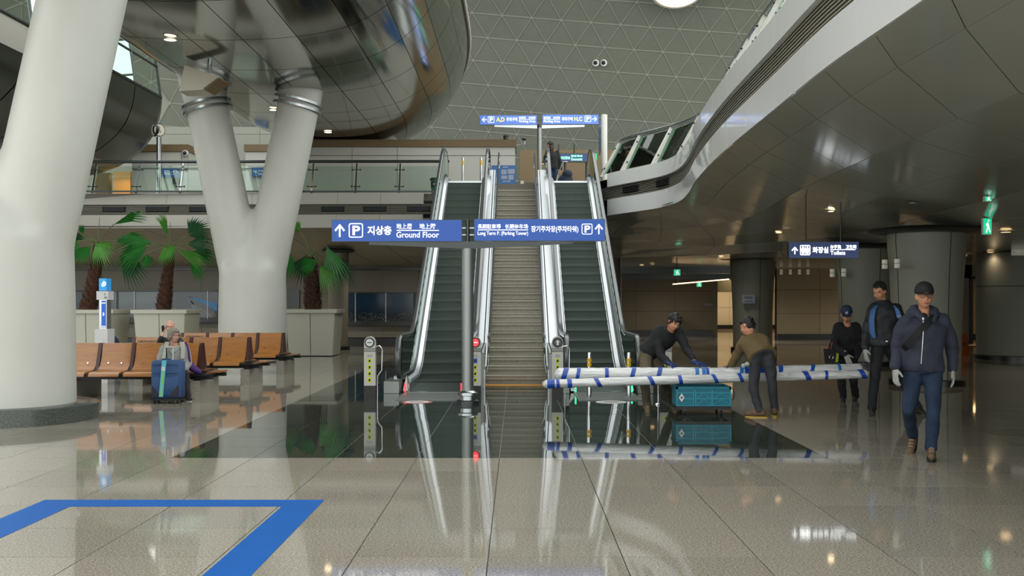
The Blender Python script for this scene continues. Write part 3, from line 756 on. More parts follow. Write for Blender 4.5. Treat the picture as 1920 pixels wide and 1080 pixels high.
# ================================================================== ESCALATORS
SL = math.tan(math.radians(30)); YI0 = 20.25; YI1 = YI0+(ZT)/SL
def stepline(y):   # height of the step band
    if y <= YI0: return 0.
    if y >= YI1: return ZT
    return (y-YI0)*SL
def rounded(y, off=0., r=.5):
    return (stepline(y-r)+stepline(y-r/2)+stepline(y)+stepline(y+r/2)+stepline(y+r))/5+off
def path(x, y0, y1, off, n=28):
    ys = [y0, y0+.6]+[YI0-.7+.2*k for k in range(8)]+[YI1-.7+.2*k for k in range(8)]+[y1-.4, y1]
    return [Vector((x, y, rounded(y, off))) for y in sorted(set(ys)) if y0 <= y <= y1]
def escalator(c, label, red, name='escalator'):
    t = thing(name, label, 'escalator', (c, 17.6, 0))
    Y0, Y1 = 17.55, 29.6
    hw = .44
    # landing plate and comb
    m = MB(); m.box(c-hw-.05, c+hw+.05, 16.25, 17.72, .002, .012)
    for k in range(28): m.box(c-hw-.03, c+hw+.03, 16.3+k*.05, 16.325+k*.05, .012, .016)
    m.build('landing_plate', 'plate_grey', t)
    m = MB()
    for k in range(30): m.box(c-hw+.012+k*.0295, c-hw+.028+k*.0295, 17.5, 17.74, .012, .026)
    m.build('comb', 'satin_steel', t)
    # flat steps then the flight
    y = 17.72; k = 0; tr = .346
    while y < Y1-1.2:
        yy = y; z = rounded(yy+.0, 0, .3) if yy > YI0-.4 else 0.004
        zn = rounded(yy+tr, 0, .3) if yy > YI0-.8 else 0.004
        m = MB(); z = max(z, .004); zn = max(zn, .004)
        # riser curved, then the tread
        prof = [(yy-.02, z), (yy+.012, z+(zn-z)*.35), (yy+.016, z+(zn-z)*.75), (yy, zn), (yy+tr+.0, zn), (yy+tr+.0, zn-.06), (yy+.05, z-.06)] if zn-z > .02 else [(yy+.004, z), (yy, z+.008), (yy+tr-.004, z+.008), (yy+tr-.004, z-.04), (yy, z-.04)]
        m.prism([(c-hw, a, b) for a, b in prof], (2*hw, 0, 0)); s = m.build('step', 'esc_riser', t)
        if yy > 17.9 and zn-z > .05:
            m = MB()
            for q in range(0, 44): m.box(c-hw+.006+q*.02, c-hw+.014+q*.02, yy-.012, yy+.004, z+.01, zn-.005)
            m.build('cleats', 'esc_step', s)
        y += tr; k += 1
    for sgn in (-1, 1):
        gx = c+sgn*.56; hx = c+sgn*.60
        # inner deck and skirt
        m = MB(); m.sweep(path(c+sgn*.445, 17.9, 29.3, .0), [(-.006, -.12), (.006, -.12), (.006, .13), (-.006, .13)]); m.build('skirt', 'satin_steel', t, smooth=40)
        a = [(sgn*.0, .15), (sgn*.015, .17), (sgn*.10, .20), (sgn*.10, .18), (0, .13)]
        m = MB(); m.sweep(path(c+sgn*.452, 18.3, 29.3, .0), a); m.build('inner_deck', 'deck_metal', t, smooth=25)
        a = [(sgn*.0, .27), (sgn*.03, .28), (sgn*.03, .2), (0, .2)]
        m = MB(); m.sweep(path(c+sgn*.54, 18.0, 29.4, 0), a); m.build('glass_channel', 'dark_steel', t, smooth=25)
        a = [(0, .27), (sgn*.14, .25), (sgn*.14, .18), (0, .18)]
        m = MB(); m.sweep(path(c+sgn*.572, 18.0, 29.4, 0), a); m.build('outer_deck', 'deck_metal', t, smooth=25)
        # slanting deck ends down to the floor
        m = MB(); m.hexa([(c+sgn*.445, 17.75, .02), (c+sgn*.53, 17.75, .02), (c+sgn*.53, 18.35, .02), (c+sgn*.445, 18.35, .02), (c+sgn*.445, 17.80, .03), (c+sgn*.53, 17.80, .05), (c+sgn*.53, 18.35, .25), (c+sgn*.445, 18.35, .12)])
        m.build('deck_end', 'brushed', t)
        # glass balustrade with newel ends
        low = path(gx, 18.0, 29.6, .22); hi = path(gx, 17.95, 29.75, .90)
        for a0, b0, nm in ((0, 1, 'glass'),):
            rg = []
            N = 60
            for q in range(N+1):
                y = 17.78+(29.75-17.78)*q/N
                zl = rounded(max(y, 18.), .22) if y > 18 else .22; zh = rounded(y, .90)
                if y < 18.05: e = (18.05-y)/.27; zh = .55+.35*math.sqrt(max(0, 1-e*e)); 
                if y > 29.5: e = (y-29.5)/.26; zh = ZT+.55+.35*math.sqrt(max(0, 1-e*e))
                rg.append([(gx-.005, y, zl), (gx+.005, y, zl), (gx+.005, y, zh), (gx-.005, y, zh)])
            m = MB(); m.loft(rg); m.build('glass_panel', 'glass_green', t)
        # handrail: flat-topped loop
        pts = [Vector((hx, 18.2, .22)), Vector((hx, 17.86, .24)), Vector((hx, 17.68, .34)), Vector((hx, 17.60, .52)), Vector((hx, 17.62, .72)), Vector((hx, 17.74, .88)), Vector((hx, 17.96, .95))]
        pts += [p for p in path(hx, 18.3, 29.4, .95)]
        pts += [Vector((hx, 29.7, ZT+.95)), Vector((hx, 29.9, ZT+.86)), Vector((hx, 30.0, ZT+.68)), Vector((hx, 30.0, ZT+.45)), Vector((hx, 29.9, ZT+.28))]
        m = MB(); m.sweep(pts, [(-.042, -.012), (-.042, .012), (-.028, .022), (.028, .022), (.042, .012), (.042, -.012)]); m.build('handrail', 'rail_rubber', t, smooth=50)
        m = MB(); m.sweep([p for p in pts], [(-.026, -.045), (-.026, -.012), (.026, -.012), (.026, -.045)]); m.build('handrail_guide', 'chrome', t, smooth=50)
        # box at the foot with a coloured lamp
        m = MB(); bx0, bx1 = c+sgn*.57, c+sgn*(.82 if sgn*c > 0 else .70)
        m.box(min(bx0, bx1), max(bx0, bx1), 17.5, 18.4, .005, .20); m.build('newel_box', 'brushed', t)
        m = MB(); lx = c+sgn*.466; m.box(lx-.012, lx+.012, 17.46, 17.5, .03, .17)
        if (sgn == -1) == (c < 0) or True:
            nmat = 'lamp_red' if red else 'lamp_green'
            m.build('lamp', nmat, t)
        # outer cladding
        ys = [17.9, YI0, YI1, 29.4]
        pl = [(17.9, .005), (17.9, .2), (YI0-.2, .22), (YI1-.2, ZT+.22), (29.4, ZT+.22), (29.4, ZT-.4), (28.9, ZT-.7), (YI0+1.1, .005)]
        m = MB(); m.prism([(c+sgn*.71, a, b) for a, b in pl], (sgn*.012, 0, 0)); m.build('cladding', 'fascia_far' if False else 'satin_steel', t)
    m = MB(); m.hexa([(c-.7, YI0+1.1, .005), (c+.7, YI0+1.1, .005), (c+.7, 28.9, ZT-.7), (c-.7, 28.9, ZT-.7), (c-.7, YI0+1.15, .02), (c+.7, YI0+1.15, .02), (c+.7, 28.9, ZT-.65), (c-.7, 28.9, ZT-.65)]); m.build('soffit', 'wall_dim', t)
    m = MB(); m.box(c-hw-.2, c+hw+.2, 28.3, 29.9, ZT-.06, ZT+.004); m.build('top_plate', 'satin_steel', t)
    return t
M('lamp_red', (255, 40, 40), .4, emit=4., ecol=(255, 40, 48)); M('lamp_green', (40, 220, 130), .4, emit=3., ecol=(40, 220, 130))
escalator(-1.385, 'left escalator with red foot lamps, behind the Ground Floor sign', True)
escalator(1.44, 'right escalator with green foot lamps, behind the wrapped tubes', False)

# ================================================================== STAIRS
t = thing('staircase', 'broad granite stairs between the two escalators', 'stairs', (0, 19.4, 0), kind='structure')
NS = 30; SY0, SY1 = 19.42, 29.5; RI = ZT/NS; TR = (SY1-SY0)/NS
for k in range(NS):
    m = MB(); y = SY0+k*TR; z = k*RI
    m.prism([(-.56, y, z+.0), (-.56, y, z+RI-.065), (-.56, y-.04, z+RI-.065), (-.56, y-.04, z+RI), (-.56, y+TR-.002, z+RI), (-.56, y+TR-.002, z-.0)], (1.11, 0, 0)); m.build('step', 'step_granite', t)
    m = MB(); m.box(-.555, .545, y-.042, y-.038, z+RI-.022, z+RI-.006); m.build('nosing', 'dark_gap' if k % 1 else 'wall_dim', t)
m = MB(); m.box(-.56, .55, 19.05, 19.3, 0.002, .012); m.build('warning_strip', 'orange_strip', t)
for sgn in (-1, 1):
    sx = -.56 if sgn < 0 else .55
    # stringer wall
    m = MB(); m.prism([(sx, 18.7, 0), (sx, 18.7, .32), (sx, SY0, .34), (sx, SY1, ZT+.25), (sx, 29.7, ZT+.25), (sx, 29.7, ZT-.5), (sx, SY0+1, 0)], (sgn*.02, 0, 0)); m.build('stringer', 'satin_steel', t)
    # bright sheet-metal infill between stairs and escalator
    inner = sx+sgn*.02; outer = (-.742 if sgn < 0 else .795)
    pl = [(18.75, .66), (20.2, .74), (YI1+.3, ZT+.36), (29.8, ZT+.36)]
    m = MB(); m.loft([[(inner, y, z-.05), (inner, y, z), (inner+sgn*.035, y, z), (inner+sgn*.035, y, z-.05)] for y, z in pl]); m.build('infill_edge', 'deck_metal', t)
    m = MB(); m.loft([[(inner+sgn*.055, y, z-.05), (inner+sgn*.055, y, z), (outer, y, z), (outer, y, z-.05)] for y, z in pl]); m.build('infill_sheet', 'deck_metal', t)
    m = MB(); m.loft([[(inner, y, z-.6), (inner, y, z-.05)] for y, z in pl], closed=False, caps=False); m.build('infill_side', 'satin_steel', t)
    m = MB(); m.box(min(inner, outer), max(inner, outer), 18.7, 18.76, 0, .6); m.build('infill_end', 'brushed', t)
    # handrails, upper and lower tube
    for off, r in ((.92, .022), (.72, .016)):
        hx = sx-sgn*.06
        pts = [(hx, 18.85, off-.12), (hx, 18.75, off-.02), (hx, 18.9, off), (hx, SY0, off+.02), (hx, SY1, ZT+off), (hx, 29.9, ZT+off), (hx, 30.0, ZT+off-.06), (hx, 29.95, ZT+off-.18)]
        m = MB(); m.tube(pts, r, n=10); m.build('handrail', 'chrome', t, smooth=50)
    for q in range(9):
        y = 18.95+q*(29.6-18.95)/8; z = 0 if y < SY0 else (y-SY0)/(SY1-SY0)*ZT
        m = MB(); m.tube([(sx-sgn*.02, y, z+.25), (sx-sgn*.05, y, z+.4), (sx-sgn*.06, y, z+.9)], .012, n=8); m.build('post', 'chrome', t, smooth=50)
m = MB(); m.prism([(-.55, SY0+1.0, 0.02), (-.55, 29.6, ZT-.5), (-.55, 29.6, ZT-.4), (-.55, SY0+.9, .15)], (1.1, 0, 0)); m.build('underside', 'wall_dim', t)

# ================================================================== SIGNS
def post_sign(px_pole, d, polew, base, top, panels, label_pole, beam):
    pass
# --- pole in front of the stairs carrying two boards
dp = 15.75; xp = X(877, dp)
t = thing('sign_post', 'thick steel post carrying the two blue boards in front of the stairs', 'post', (xp, dp, 0))
m = MB(); m.lathe((xp, dp, 0), [(.088, .1), (.088, Z(466, dp))], n=32); m.build('pole', 'brushed', t, smooth=40)
m = MB(); m.lathe((xp, dp, 0), [(.17, 0), (.17, .05), (.15, .06)], n=32); m.build('base', 'dark_steel', t, smooth=40)
m = MB(); m.lathe((xp, dp, 0), [(.12, .05), (.12, .12), (.15, .13), (.15, .17), (.12, .18), (.1, .2)], n=32); m.build('collar', 'satin_steel', t, smooth=40)
m = MB()
zb, zt = Z(466, dp), Z(453, dp)
m.prism([(X(692, dp), dp-.03, zt), (X(692, dp), dp-.03, Z(459, dp)), (xp-.1, dp-.03, zb), (xp+.1, dp-.03, zb), (X(1074, dp), dp-.03, Z(457, dp)), (X(1074, dp), dp-.03, zt)], (0, .06, 0)); m.build('bracket_beam', 'dark_steel', t)
m = MB(); m.cyl((xp, dp, zb), (xp, dp, Z(412, dp)), .03); m.build('stub', 'dark_steel', t, smooth=40)
for z in (Z(428, dp), Z(441, dp)):
    m = MB(); m.cyl((X(864, dp), dp, z), (X(891, dp), dp, z), .013); m.build('spacer', 'satin_steel', t, smooth=40)
def board(name, label, px0, px1, py0, py1, d, mat='sign_blue', th=.09, cat='sign', group=None):
    x0, x1, z0, z1 = X(px0, d), X(px1, d), Z(py1, d), Z(py0, d)
    t = thing(name, label, cat, ((x0+x1)/2, d, z0), group)
    m = MB(); m.box(x0, x1, d, d+th, z0, z1); m.build('housing', 'dark_steel', t)
    m = MB(); m.box(x0+.006, x1-.006, d-.006, d, z0+.006, z1-.006); m.build('face', mat, t)
    return t, d-.006
W_ = 'sign_white'
t, y = board('sign', 'blue lit sign reading Ground Floor, mounted left of the thick post', 622, 866, 412, 453, dp-.05)
arrow(628.4, 648, 421, 444.7, dp, y, t, W_); pbox(655, 681.7, 419, 446, dp, y, t, W_, 'P')
pword(W_, '지상층', 690, 735, 424, 441, dp, y, t, bold=.03); pword(W_, '地上層', 744, 772.5, 419.6, 430, dp, y, t, bold=.012); pword(W_, '地上階', 787, 817.3, 419.6, 430, dp, y, t, bold=.012)
m = MB(); m.box(X(744.4, dp), X(823.6, dp), y-.004, y, Z(433.3, dp), Z(431.6, dp)); m.build('rule', W_, t)
pword(W_, 'Ground Floor', 744, 823.6, 435, 446, dp, y, t, bold=.014)
t, y = board('sign', 'blue lit sign reading Long Term P. (Parking Tower), mounted right of the thick post', 889, 1134.5, 410.5, 452, dp-.05)
pword(W_, '長期駐車場', 896, 939, 420.6, 429.6, dp, y, t); pword(W_, '长期停车场', 947, 990, 420.6, 429.6, dp, y, t)
m = MB(); m.box(X(896, dp), X(990, dp), y-.004, y, Z(432.4, dp), Z(431, dp)); m.build('rule', W_, t)
pword(W_, 'Long Term P. (Parking Tower)', 896, 990, 434.2, 443.2, dp, y, t, bold=.012)
pword(W_, '장기주차장(주차타워)', 995.7, 1084, 424, 437.5, dp, y, t, bold=.02)
pbox(1090.2, 1110.3, 420, 440, dp, y, t, W_, 'P'); arrow(1114.6, 1130, 420.5, 439.5, dp, y, t, W_)
# --- upper signs
du = 33.5; xq = X(1011.5, du)
t = thing('sign_post', 'slim steel post on the upper floor between the two parking boards', 'post', (xq, du, ZT))
m = MB(); m.lathe((xq, du, 0), [(.075, ZT), (.075, Z(238, du))], n=24); m.build('pole', 'brushed', t, smooth=40)
m = MB(); m.lathe((xq, du, 0), [(.078, Z(240, du)), (.078, Z(234, du))], n=24); m.build('collar', 'dark_steel', t, smooth=40)
m = MB(); m.lathe((xq, du, 0), [(.14, ZT), (.14, ZT+.05)], n=24); m.build('base', 'dark_steel', t)
m = MB(); m.prism([(X(927, du), du-.02, Z(234.5, du)), (X(927, du), du-.02, Z(238, du)), (xq-.08, du-.02, Z(241, du)), (xq+.08, du-.02, Z(241, du)), (X(1096, du), du-.02, Z(238, du)), (X(1096, du), du-.02, Z(234.5, du))], (0, .05, 0)); m.build('bracket_beam', 'satin_steel', t)
m = MB(); m.cyl((X(1004, du), du+.01, Z(225, du)), (X(1019, du), du+.01, Z(225, du)), .012); m.build('spacer', 'dark_steel', t)
M('sign_blue_light', (84, 122, 200), .3, emit=.5, ecol=(70, 110, 200))
for (a, b, c0, c1, lab, side) in ((900.3, 1006.7, 216, 234, 'upper blue sign with left arrow and yellow letters A,D', 'L'), (1016.6, 1122.3, 214.8, 233, 'upper blue sign with right arrow and yellow letters H,C', 'R')):
    t, y = board('sign', lab, a, b, c0, c1, du-.05, 'sign_blue_light')
    if side == 'L':
        arrow(903.7, 912.9, 220.4, 229.7, du, y, t, W_, 'left'); pbox(915, 927, 219, 230.8, du, y, t, W_, 'P'); pword('sign_yellow', 'A,D', 930.8, 946, 220.6, 230, du, y, t, bold=.02)
        pword(W_, '주차구역', 949.7, 970, 220.7, 228.4, du, y, t, bold=.02); u0, u1 = 973.2, 1003.7
    else:
        arrow(1110, 1119, 219, 228.4, du, y, t, W_, 'right'); pbox(1096, 1108, 217.6, 229.4, du, y, t, W_, 'P'); pword('sign_yellow', 'H,C', 1076.6, 1091.6, 219.6, 228.6, du, y, t, bold=.02)
        pword(W_, '주차구역', 1053.4, 1073.4, 220, 227.6, du, y, t, bold=.02); u0, u1 = 1019.3, 1049.8
    pword(W_, '駐車区域', u0, u0+12.5, 219, 223.6, du, y, t); pword(W_, '停车区域', u0+18, u1, 219, 223.6, du, y, t)
    m = MB(); m.box(X(u0, du), X(u1, du), y-.004, y, Z(225, du), Z(224.4, du)); m.build('rule', W_, t)
    pword(W_, 'Parking Area', u0, u1, 225.8, 231.4, du, y, t, bold=.012)
# --- second tall post with a board seen almost edge-on
d2 = 28.9; x2 = X(1133, d2)
t = thing('sign_post', 'pale steel post beside the right glass railing at the head of the escalator', 'post', (x2, d2, ZT))
m = MB(); m.lathe((x2, d2, 0), [(.085, ZT), (.085, Z(216, d2)), (.075, Z(215, d2))], n=24); m.build('pole', 'column_paint', t, smooth=40)
m = MB(); m.lathe((x2, d2, 0), [(.15, ZT), (.15, ZT+.04)], n=24); m.build('base', 'satin_steel', t)
a0 = P(1122.5, 225, d2+1.6); a1 = P(1130, 222, d2-.0)
t = thing('sign', 'narrow blue sign seen nearly edge-on left of the pale post', 'sign', (a0.x, a0.y, Z(273, d2)))
m = MB(); zt_, zb_ = Z(222, d2), Z(276, d2); x0_ = X(1130, d2)-.03
m.hexa([(x0_-.0, d2, zb_), (x0_+.03, d2, zb_), (X(1122.5, d2+1.6)+.03, d2+1.6, zb_), (X(1122.5, d2+1.6), d2+1.6, zb_), (x0_, d2, zt_), (x0_+.03, d2, zt_), (X(1122.5, d2+1.6)+.03, d2+1.6, zt_), (X(1122.5, d2+1.6), d2+1.6, zt_)])
m.build('face', 'sign_blue_dim', t)
# --- toilets sign, hung on two rods
dt = 17.9
t, y = board('sign', 'dark blue hanging sign reading Toilets with two figures, hung on two rods', 1478.8, 1610, 453.4, 484, dt, 'sign_blue_dim', th=.12)
S2 = 'sign_white_strong'
arrow(1484, 1496, 463, 476.4, dt, y, t, S2); pbox(1499.8, 1519, 459.5, 478.5, dt, y, t, S2)
def figure(cx_, d, y, t):
    x0 = X(cx_, d); z0 = Z(476, d); s = (Z(462, d)-z0)
    m = MB(); m.poly([(x0+s*.13*math.cos(k*math.pi/5), y-.004, z0+s*.9+s*.12*math.sin(k*math.pi/5)) for k in range(10)])
    m.poly([(x0-.22*s, y-.004, z0+.74*s), (x0-.3*s, y-.004, z0+.36*s), (x0-.2*s, y-.004, z0+.34*s), (x0-.13*s, y-.004, z0), (x0+.13*s, y-.004, z0), (x0+.2*s, y-.004, z0+.34*s), (x0+.3*s, y-.004, z0+.36*s), (x0+.22*s, y-.004, z0+.74*s)])
    m.build('pictogram', S2, t)
figure(1505.3, dt, y, t); figure(1513.6, dt, y, t)
m = MB(); m.box(X(1509.1, dt), X(1509.8, dt), y-.004, y, Z(477, dt), Z(461, dt)); m.build('rule', S2, t)
pword(S2, '화장실', 1523.3, 1552.8, 463, 474.4, dt, y, t, bold=.02); pword(S2, 'お手洗', 1556.6, 1576.7, 459.3, 466.4, dt, y, t); pword(S2, '卫生间', 1585.6, 1604.8, 459.3, 466.4, dt, y, t)
m = MB(); m.box(X(1556.8, dt), X(1603.4, dt), y-.004, y, Z(468.8, dt), Z(467.6, dt)); m.build('rule', S2, t)
pword(S2, 'Toilets', 1556.6, 1584.4, 470.3, 477.8, dt, y, t)
for px_, pt in ((1512, 372), (1578, 392)):
    m = MB(); m.cyl((X(px_, dt), dt+.05, Z(454, dt)), (X(px_, dt), dt+.05, Z(pt, dt)+.12), .012, n=8); m.build('rod', 'black_metal', t)
# --- exit signs
def exit_sign(px0, px1, py0, py1, d, label, ztop=2.88, yaw=0):
    x0, x1, z0, z1 = X(px0, d), X(px1, d), Z(py1, d), Z(py0, d)
    t = thing('exit_sign', label, 'sign', ((x0+x1)/2, d, z0), 'green exit signs')
    m = MB(); m.box(x0, x1, d, d+.06, z0, z1); m.build('housing', 'print_white', t)
    m = MB(); m.box(x0+.01, x1-.01, d-.004, d, z0+.01, z1-.01); m.build('face', 'sign_green', t)
    w2, h = x1-x0, z1-z0
    m = MB(); m.poly([(x0+w2*a, d-.006, z0+h*b) for a, b in ((.45,.5),(.3,.12),(.42,.1),(.56,.4),(.72,.12),(.84,.16),(.66,.55),(.6,.72),(.45,.75),(.3,.6),(.34,.52))])
    m.poly([(x0+w2*(.6+.09*math.cos(k*math.pi/4)), d-.006, z0+h*.84+w2*.09*math.sin(k*math.pi/4)) for k in range(8)]); m.build('pictogram', 'sign_white', t)
    m = MB(); m.cyl(((x0+x1)/2, d+.03, z1), ((x0+x1)/2, d+.03, ztop), .012, n=8); m.build('rod', 'dark_steel', t)
exit_sign(1843, 1860, 409, 440, 17.6, 'large green exit sign near the right edge of the picture', 3.0)
exit_sign(1263, 1276, 505, 517, 33, 'small green exit sign under the soffit left of the dark column')
exit_sign(1306, 1316, 529, 538, 45, 'tiny green exit sign above the far dark wall', 2.93)
exit_sign(1846, 1860, 368, 378, 15.5, 'green sign glimpsed at the ceiling above the large exit sign', 3.1)

# ================================================================== TOTEMS AND BOLLARDS
def disc(m, x, y, z, r, n=20): m.loft([m.ring((x, y, z), (0, 1, 0), r, n), m.ring((x, y-.006, z), (0, 1, 0), r, n)])
def totem(x, label, lamp, rail=0):
    t = thing('escalator_totem', label, 'totem', (x, 16.5, 0), 'escalator warning totems')
    d = 16.5; w2 = .088
    m = MB(); m.box(x-w2, x+w2, d, d+.12, 0, .21); m.build('base', 'print_black', t)
    m = MB(); pr = [(x-w2, d, .21), (x+w2, d, .21), (x+w2, d, .88)]+[(x+w2*math.cos(k*math.pi/8), d, .88+.10*math.sin(k*math.pi/8)) for k in range(1, 8)]+[(x-w2, d, .88)]
    m.prism(pr, (0, .12, 0)); m.build('body', 'totem_grey', t, smooth=30)
    m = MB(); m.loft([m.ring((x, d, .885), (0, 1, 0), .078, 24), m.ring((x, d-.012, .885), (0, 1, 0), .078, 24)]); m.build('bezel', 'print_black', t)
    m = MB(); disc(m, x, d-.012, .885, .058); l = m.build('lamp', {'red': 'lamp_red', 'off': 'print_white', 'up': 'lamp_dark'}[lamp], t)
    m = MB()
    if lamp == 'up': m.poly([(x-.015, d-.02, .845), (x+.015, d-.02, .845), (x+.015, d-.02, .89), (x+.035, d-.02, .89), (x, d-.02, .93), (x-.035, d-.02, .89), (x-.015, d-.02, .89)]); m.build('arrow', 'print_white', t)
    else: m.box(x-.035, x+.035, d-.021, d-.018, .879, .891); m.build('bar', 'print_black' if lamp == 'off' else 'sign_white', t)
    for k in range(3):
        m = MB(); m.box(x-w2-.002, x+w2+.002, d-.004, d+.1, .74+k*.022, .75+k*.022); m.build('groove', 'dark_steel', t)
    for k in range(4):
        z = .60-k*.10; m = MB(); m.box(x-.033, x+.033, d-.004, d, z-.036, z+.036)
        m.build('sticker', 'sticker_yellow' if not (lamp == 'red' and k == 0) else 'sign_blue', t)
        m = MB(); m.poly([(x-.018, d-.006, z-.02), (x+.006, d-.006, z-.024), (x+.02, d-.006, z), (x+.004, d-.006, z+.024), (x-.014, d-.006, z+.012)]); m.build('pictogram', 'print_black', t)
    for z in (.69, .665):
        m = MB(); m.box(x-.04, x+.04, d-.004, d, z-.005, z+.003); m.build('print_line', 'totem_print', t)
    if rail:
        s = rail
        m = MB(); m.tube([(x+s*.09, d+.06, .82), (x+s*.15, d+.06, .83), (x+s*.19, d+.06, .78), (x+s*.185, d+.06, .45), (x+s*.12, d+.06, .36), (x+s*.115, d+.06, .2), (x+s*.115, d+.06, 0)], .010, n=10); m.build('side_rail', 'chrome', t, smooth=60)
M('totem_grey', (186, 186, 176), .4); M('lamp_dark', (24, 40, 44), .2); M('sticker_yellow', (196, 206, 60), .5); M('totem_print', (120, 130, 150), .5)
totem(X(693, 16.5), 'totem with round white no-entry disc left of the left escalator', 'off', 1)
totem(X(891, 16.5), 'totem with red lamp half hidden behind the thick post', 'red')
totem(X(1045.5, 16.5), 'totem with dark up-arrow disc between the stairs and the right escalator', 'up', 1)
totem(X(1249, 16.5), 'totem behind the crouching man in the black sweater', 'off')
def bollard(x, y, z, label, h=.72):
    t = thing('bollard', label, 'bollard', (x, y, z), 'steel bollards with yellow bands')
    m = MB(); m.lathe((x, y, z), [(.036, .01), (.036, h-.03), (.034, h-.005), (.026, h)], n=20); m.build('tube', 'chrome', t, smooth=40)
    m = MB(); m.lathe((x, y, z), [(.085, 0), (.085, .012), (.05, .02)], n=20); m.build('base', 'satin_steel', t)
    for a in (.50, .57):
        m = MB(); m.lathe((x, y, z), [(.0375, h-.72+a), (.0375, h-.72+a+.058)], n=20, caps=False); m.build('band', 'yellow', t, smooth=40)
bollard(X(1105, 16.7), 16.7, 0, 'yellow-banded bollard left of two, before the right escalator')
bollard(X(1179, 16.7), 16.7, 0, 'yellow-banded bollard at the foot of the right escalator rail')
bollard(X(868, 31), 31., ZT, 'yellow-banded bollard at the top of the left escalator, beside the stairs', 1.0)
bollard(X(902, 31), 31., ZT, 'yellow-banded bollard at the top of the left escalator, nearest its right handrail', 1.0)
bollard(X(836, 31), 31., ZT, 'yellow-banded bollard behind the left handrail at the top of the left escalator', 1.0)
t = thing('barrier_post', 'thin steel barrier post behind the wrapped tubes near the turquoise crate', 'post', (X(1234, 15.6), 15.6, 0))
m = MB(); m.lathe((X(1234, 15.6), 15.6, 0), [(.012, .02), (.012, .95)], n=12); m.build('rod', 'chrome', t); m = MB(); m.lathe((X(1234, 15.6), 15.6, 0), [(.05, 0), (.05, .01), (.014, .03)], n=16); m.build('base', 'chrome', t)
# floor stickers at the escalator feet
M('sticker_red', (188, 90, 84), .5)
for px_, mt, lab in ((782, 'sticker_red', 'round red-rimmed floor sticker before the left escalator'), (1146, 'print_white', 'round white floor sticker before the right escalator')):
    d = 16.0; t = thing('floor_sticker', lab, 'sticker', (X(px_, d), d, 0.001))
    m = MB(); m.lathe((X(px_, d), d, 0), [(.235, .001), (.235, .003)], n=36); m.build('disc', mt, t)
    m = MB(); m.lathe((X(px_, d), d, 0), [(.185, .0031), (.185, .0045)], n=36); m.build('centre', 'print_white' if mt == 'sticker_red' else 'totem_grey', t)
    m = MB(); m.box(X(px_, d)-.1, X(px_, d)+.1, d-.03, d+.03, .0046, .006); m.build('bar', 'print_black', t)

# ================================================================== RAILINGS
t = thing('railing', 'glass railing with leaning steel posts along the left upper floor', 'railing', (-14, 31.5, ZT), kind='structure')
yb_, yt_ = 31.45, 31.78
npost = 0
for k in range(17):
    px_ = 173+82.2*k-82.2*2
    if not 10 < px_ < 832: continue
    x = X(px_, yb_)
    m = MB(); m.hexa([(x-.03, yb_-.02, ZT), (x+.03, yb_-.02, ZT), (x+.03, yb_+.05, ZT), (x-.03, yb_+.05, ZT), (x-.02, yt_-.02, ZT+.93), (x+.02, yt_-.02, ZT+.93), (x+.02, yt_+.03, ZT+.93), (x-.02, yt_+.03, ZT+.93)])
    po = m.build('post', 'satin_steel', t)
    m = MB()
    for z in (.2, .72):
        yy = yb_+(yt_-yb_)*z/.93-.04
        m.cyl((x-.13, yy, ZT+z), (x+.13, yy, ZT+z), .012, n=8)
        for s in (-.12, .12): m.ell((x+s, yy-.01, ZT+z), .028, .028, .028, nu=8, nv=5)
    m.build('clamp', 'dark_steel', po, smooth=40)
    if px_+82 < 835 and npost < 20:
        x1 = X(px_+82.2, yb_)-.05; m = MB(); m.hexa([(x+.05, yb_-.03, ZT+.06), (x1, yb_-.03, ZT+.06), (x1, yb_-.018, ZT+.06), (x+.05, yb_-.018, ZT+.06), (x+.05, yt_-.03, ZT+.84), (x1, yt_-.03, ZT+.84), (x1, yt_-.018, ZT+.84), (x+.05, yt_-.018, ZT+.84)])
        m.build('glass_panel', 'glass_clear', t)
    npost += 1
m = MB(); m.tube([(-26, yt_, ZT+.95), (X(842, 31.4), yt_-.3, ZT+.95)], .045, n=10); m.build('top_rail', 'dark_steel', t, smooth=40)
m = MB(); m.box(-26, X(838, 31.4), yb_-.04, yb_, ZT+.02, ZT+.07); m.build('bottom_rail', 'dark_steel', t)
# right: curved, leaning outwards, with white blade posts
t = thing('railing', 'curved glass railing with white blade posts along the right upper edge', 'railing', (3, 25, ZT), kind='structure')
def rp(s, up, off=0):   # a point on the leaning plane
    p = fr_at(s); N = fr_n(s); return p-N*(.10+off+.52*up/.95)+Vector((0, 0, ZT+up))
SS = fr_L-.2
blades = [SS-.35-1.38*k for k in range(24)]
for k, s in enumerate(blades):
    if s < .5: break
    tn = Vector((fr_n(s).y, -fr_n(s).x, 0))
    def q(up, wdt, off): return rp(s, up, off)+tn*wdt
    m = MB(); a = .085; b = .03
    m.hexa([q(0, -a, -.03), q(0, a, -.03), q(0, a, .03), q(0, -a, .03), q(.93, -b, -.03), q(.93, b, -.03), q(.93, b, .03), q(.93, -b, .03)])
    po = m.build('post', 'column_paint', t)
    m = MB()
    for z in (.22, .74):
        for sg in (-.1, .1): m.cyl(rp(s, z, -.02)+tn*sg, rp(s, z, -.05)+tn*sg, .02, n=8)
    m.build('clamp', 'dark_steel', po)
    s1 = s-1.38+.1
    if s1 > .3:
        m = MB(); K = 4; rg = []
        for j in range(K+1):
            ss = s-.1+(s1-(s-.1))*j/K
            rg.append([rp(ss, .05, .02), rp(ss, .05, .032), rp(ss, .86, .032), rp(ss, .86, .02)])
        m.loft(rg); m.build('glass_panel', 'glass_green', t)
m = MB(); m.tube([rp(fr_L*k/80, .95) for k in range(3, 81)], .055, n=10); m.build('top_rail', 'satin_steel', t, smooth=40)

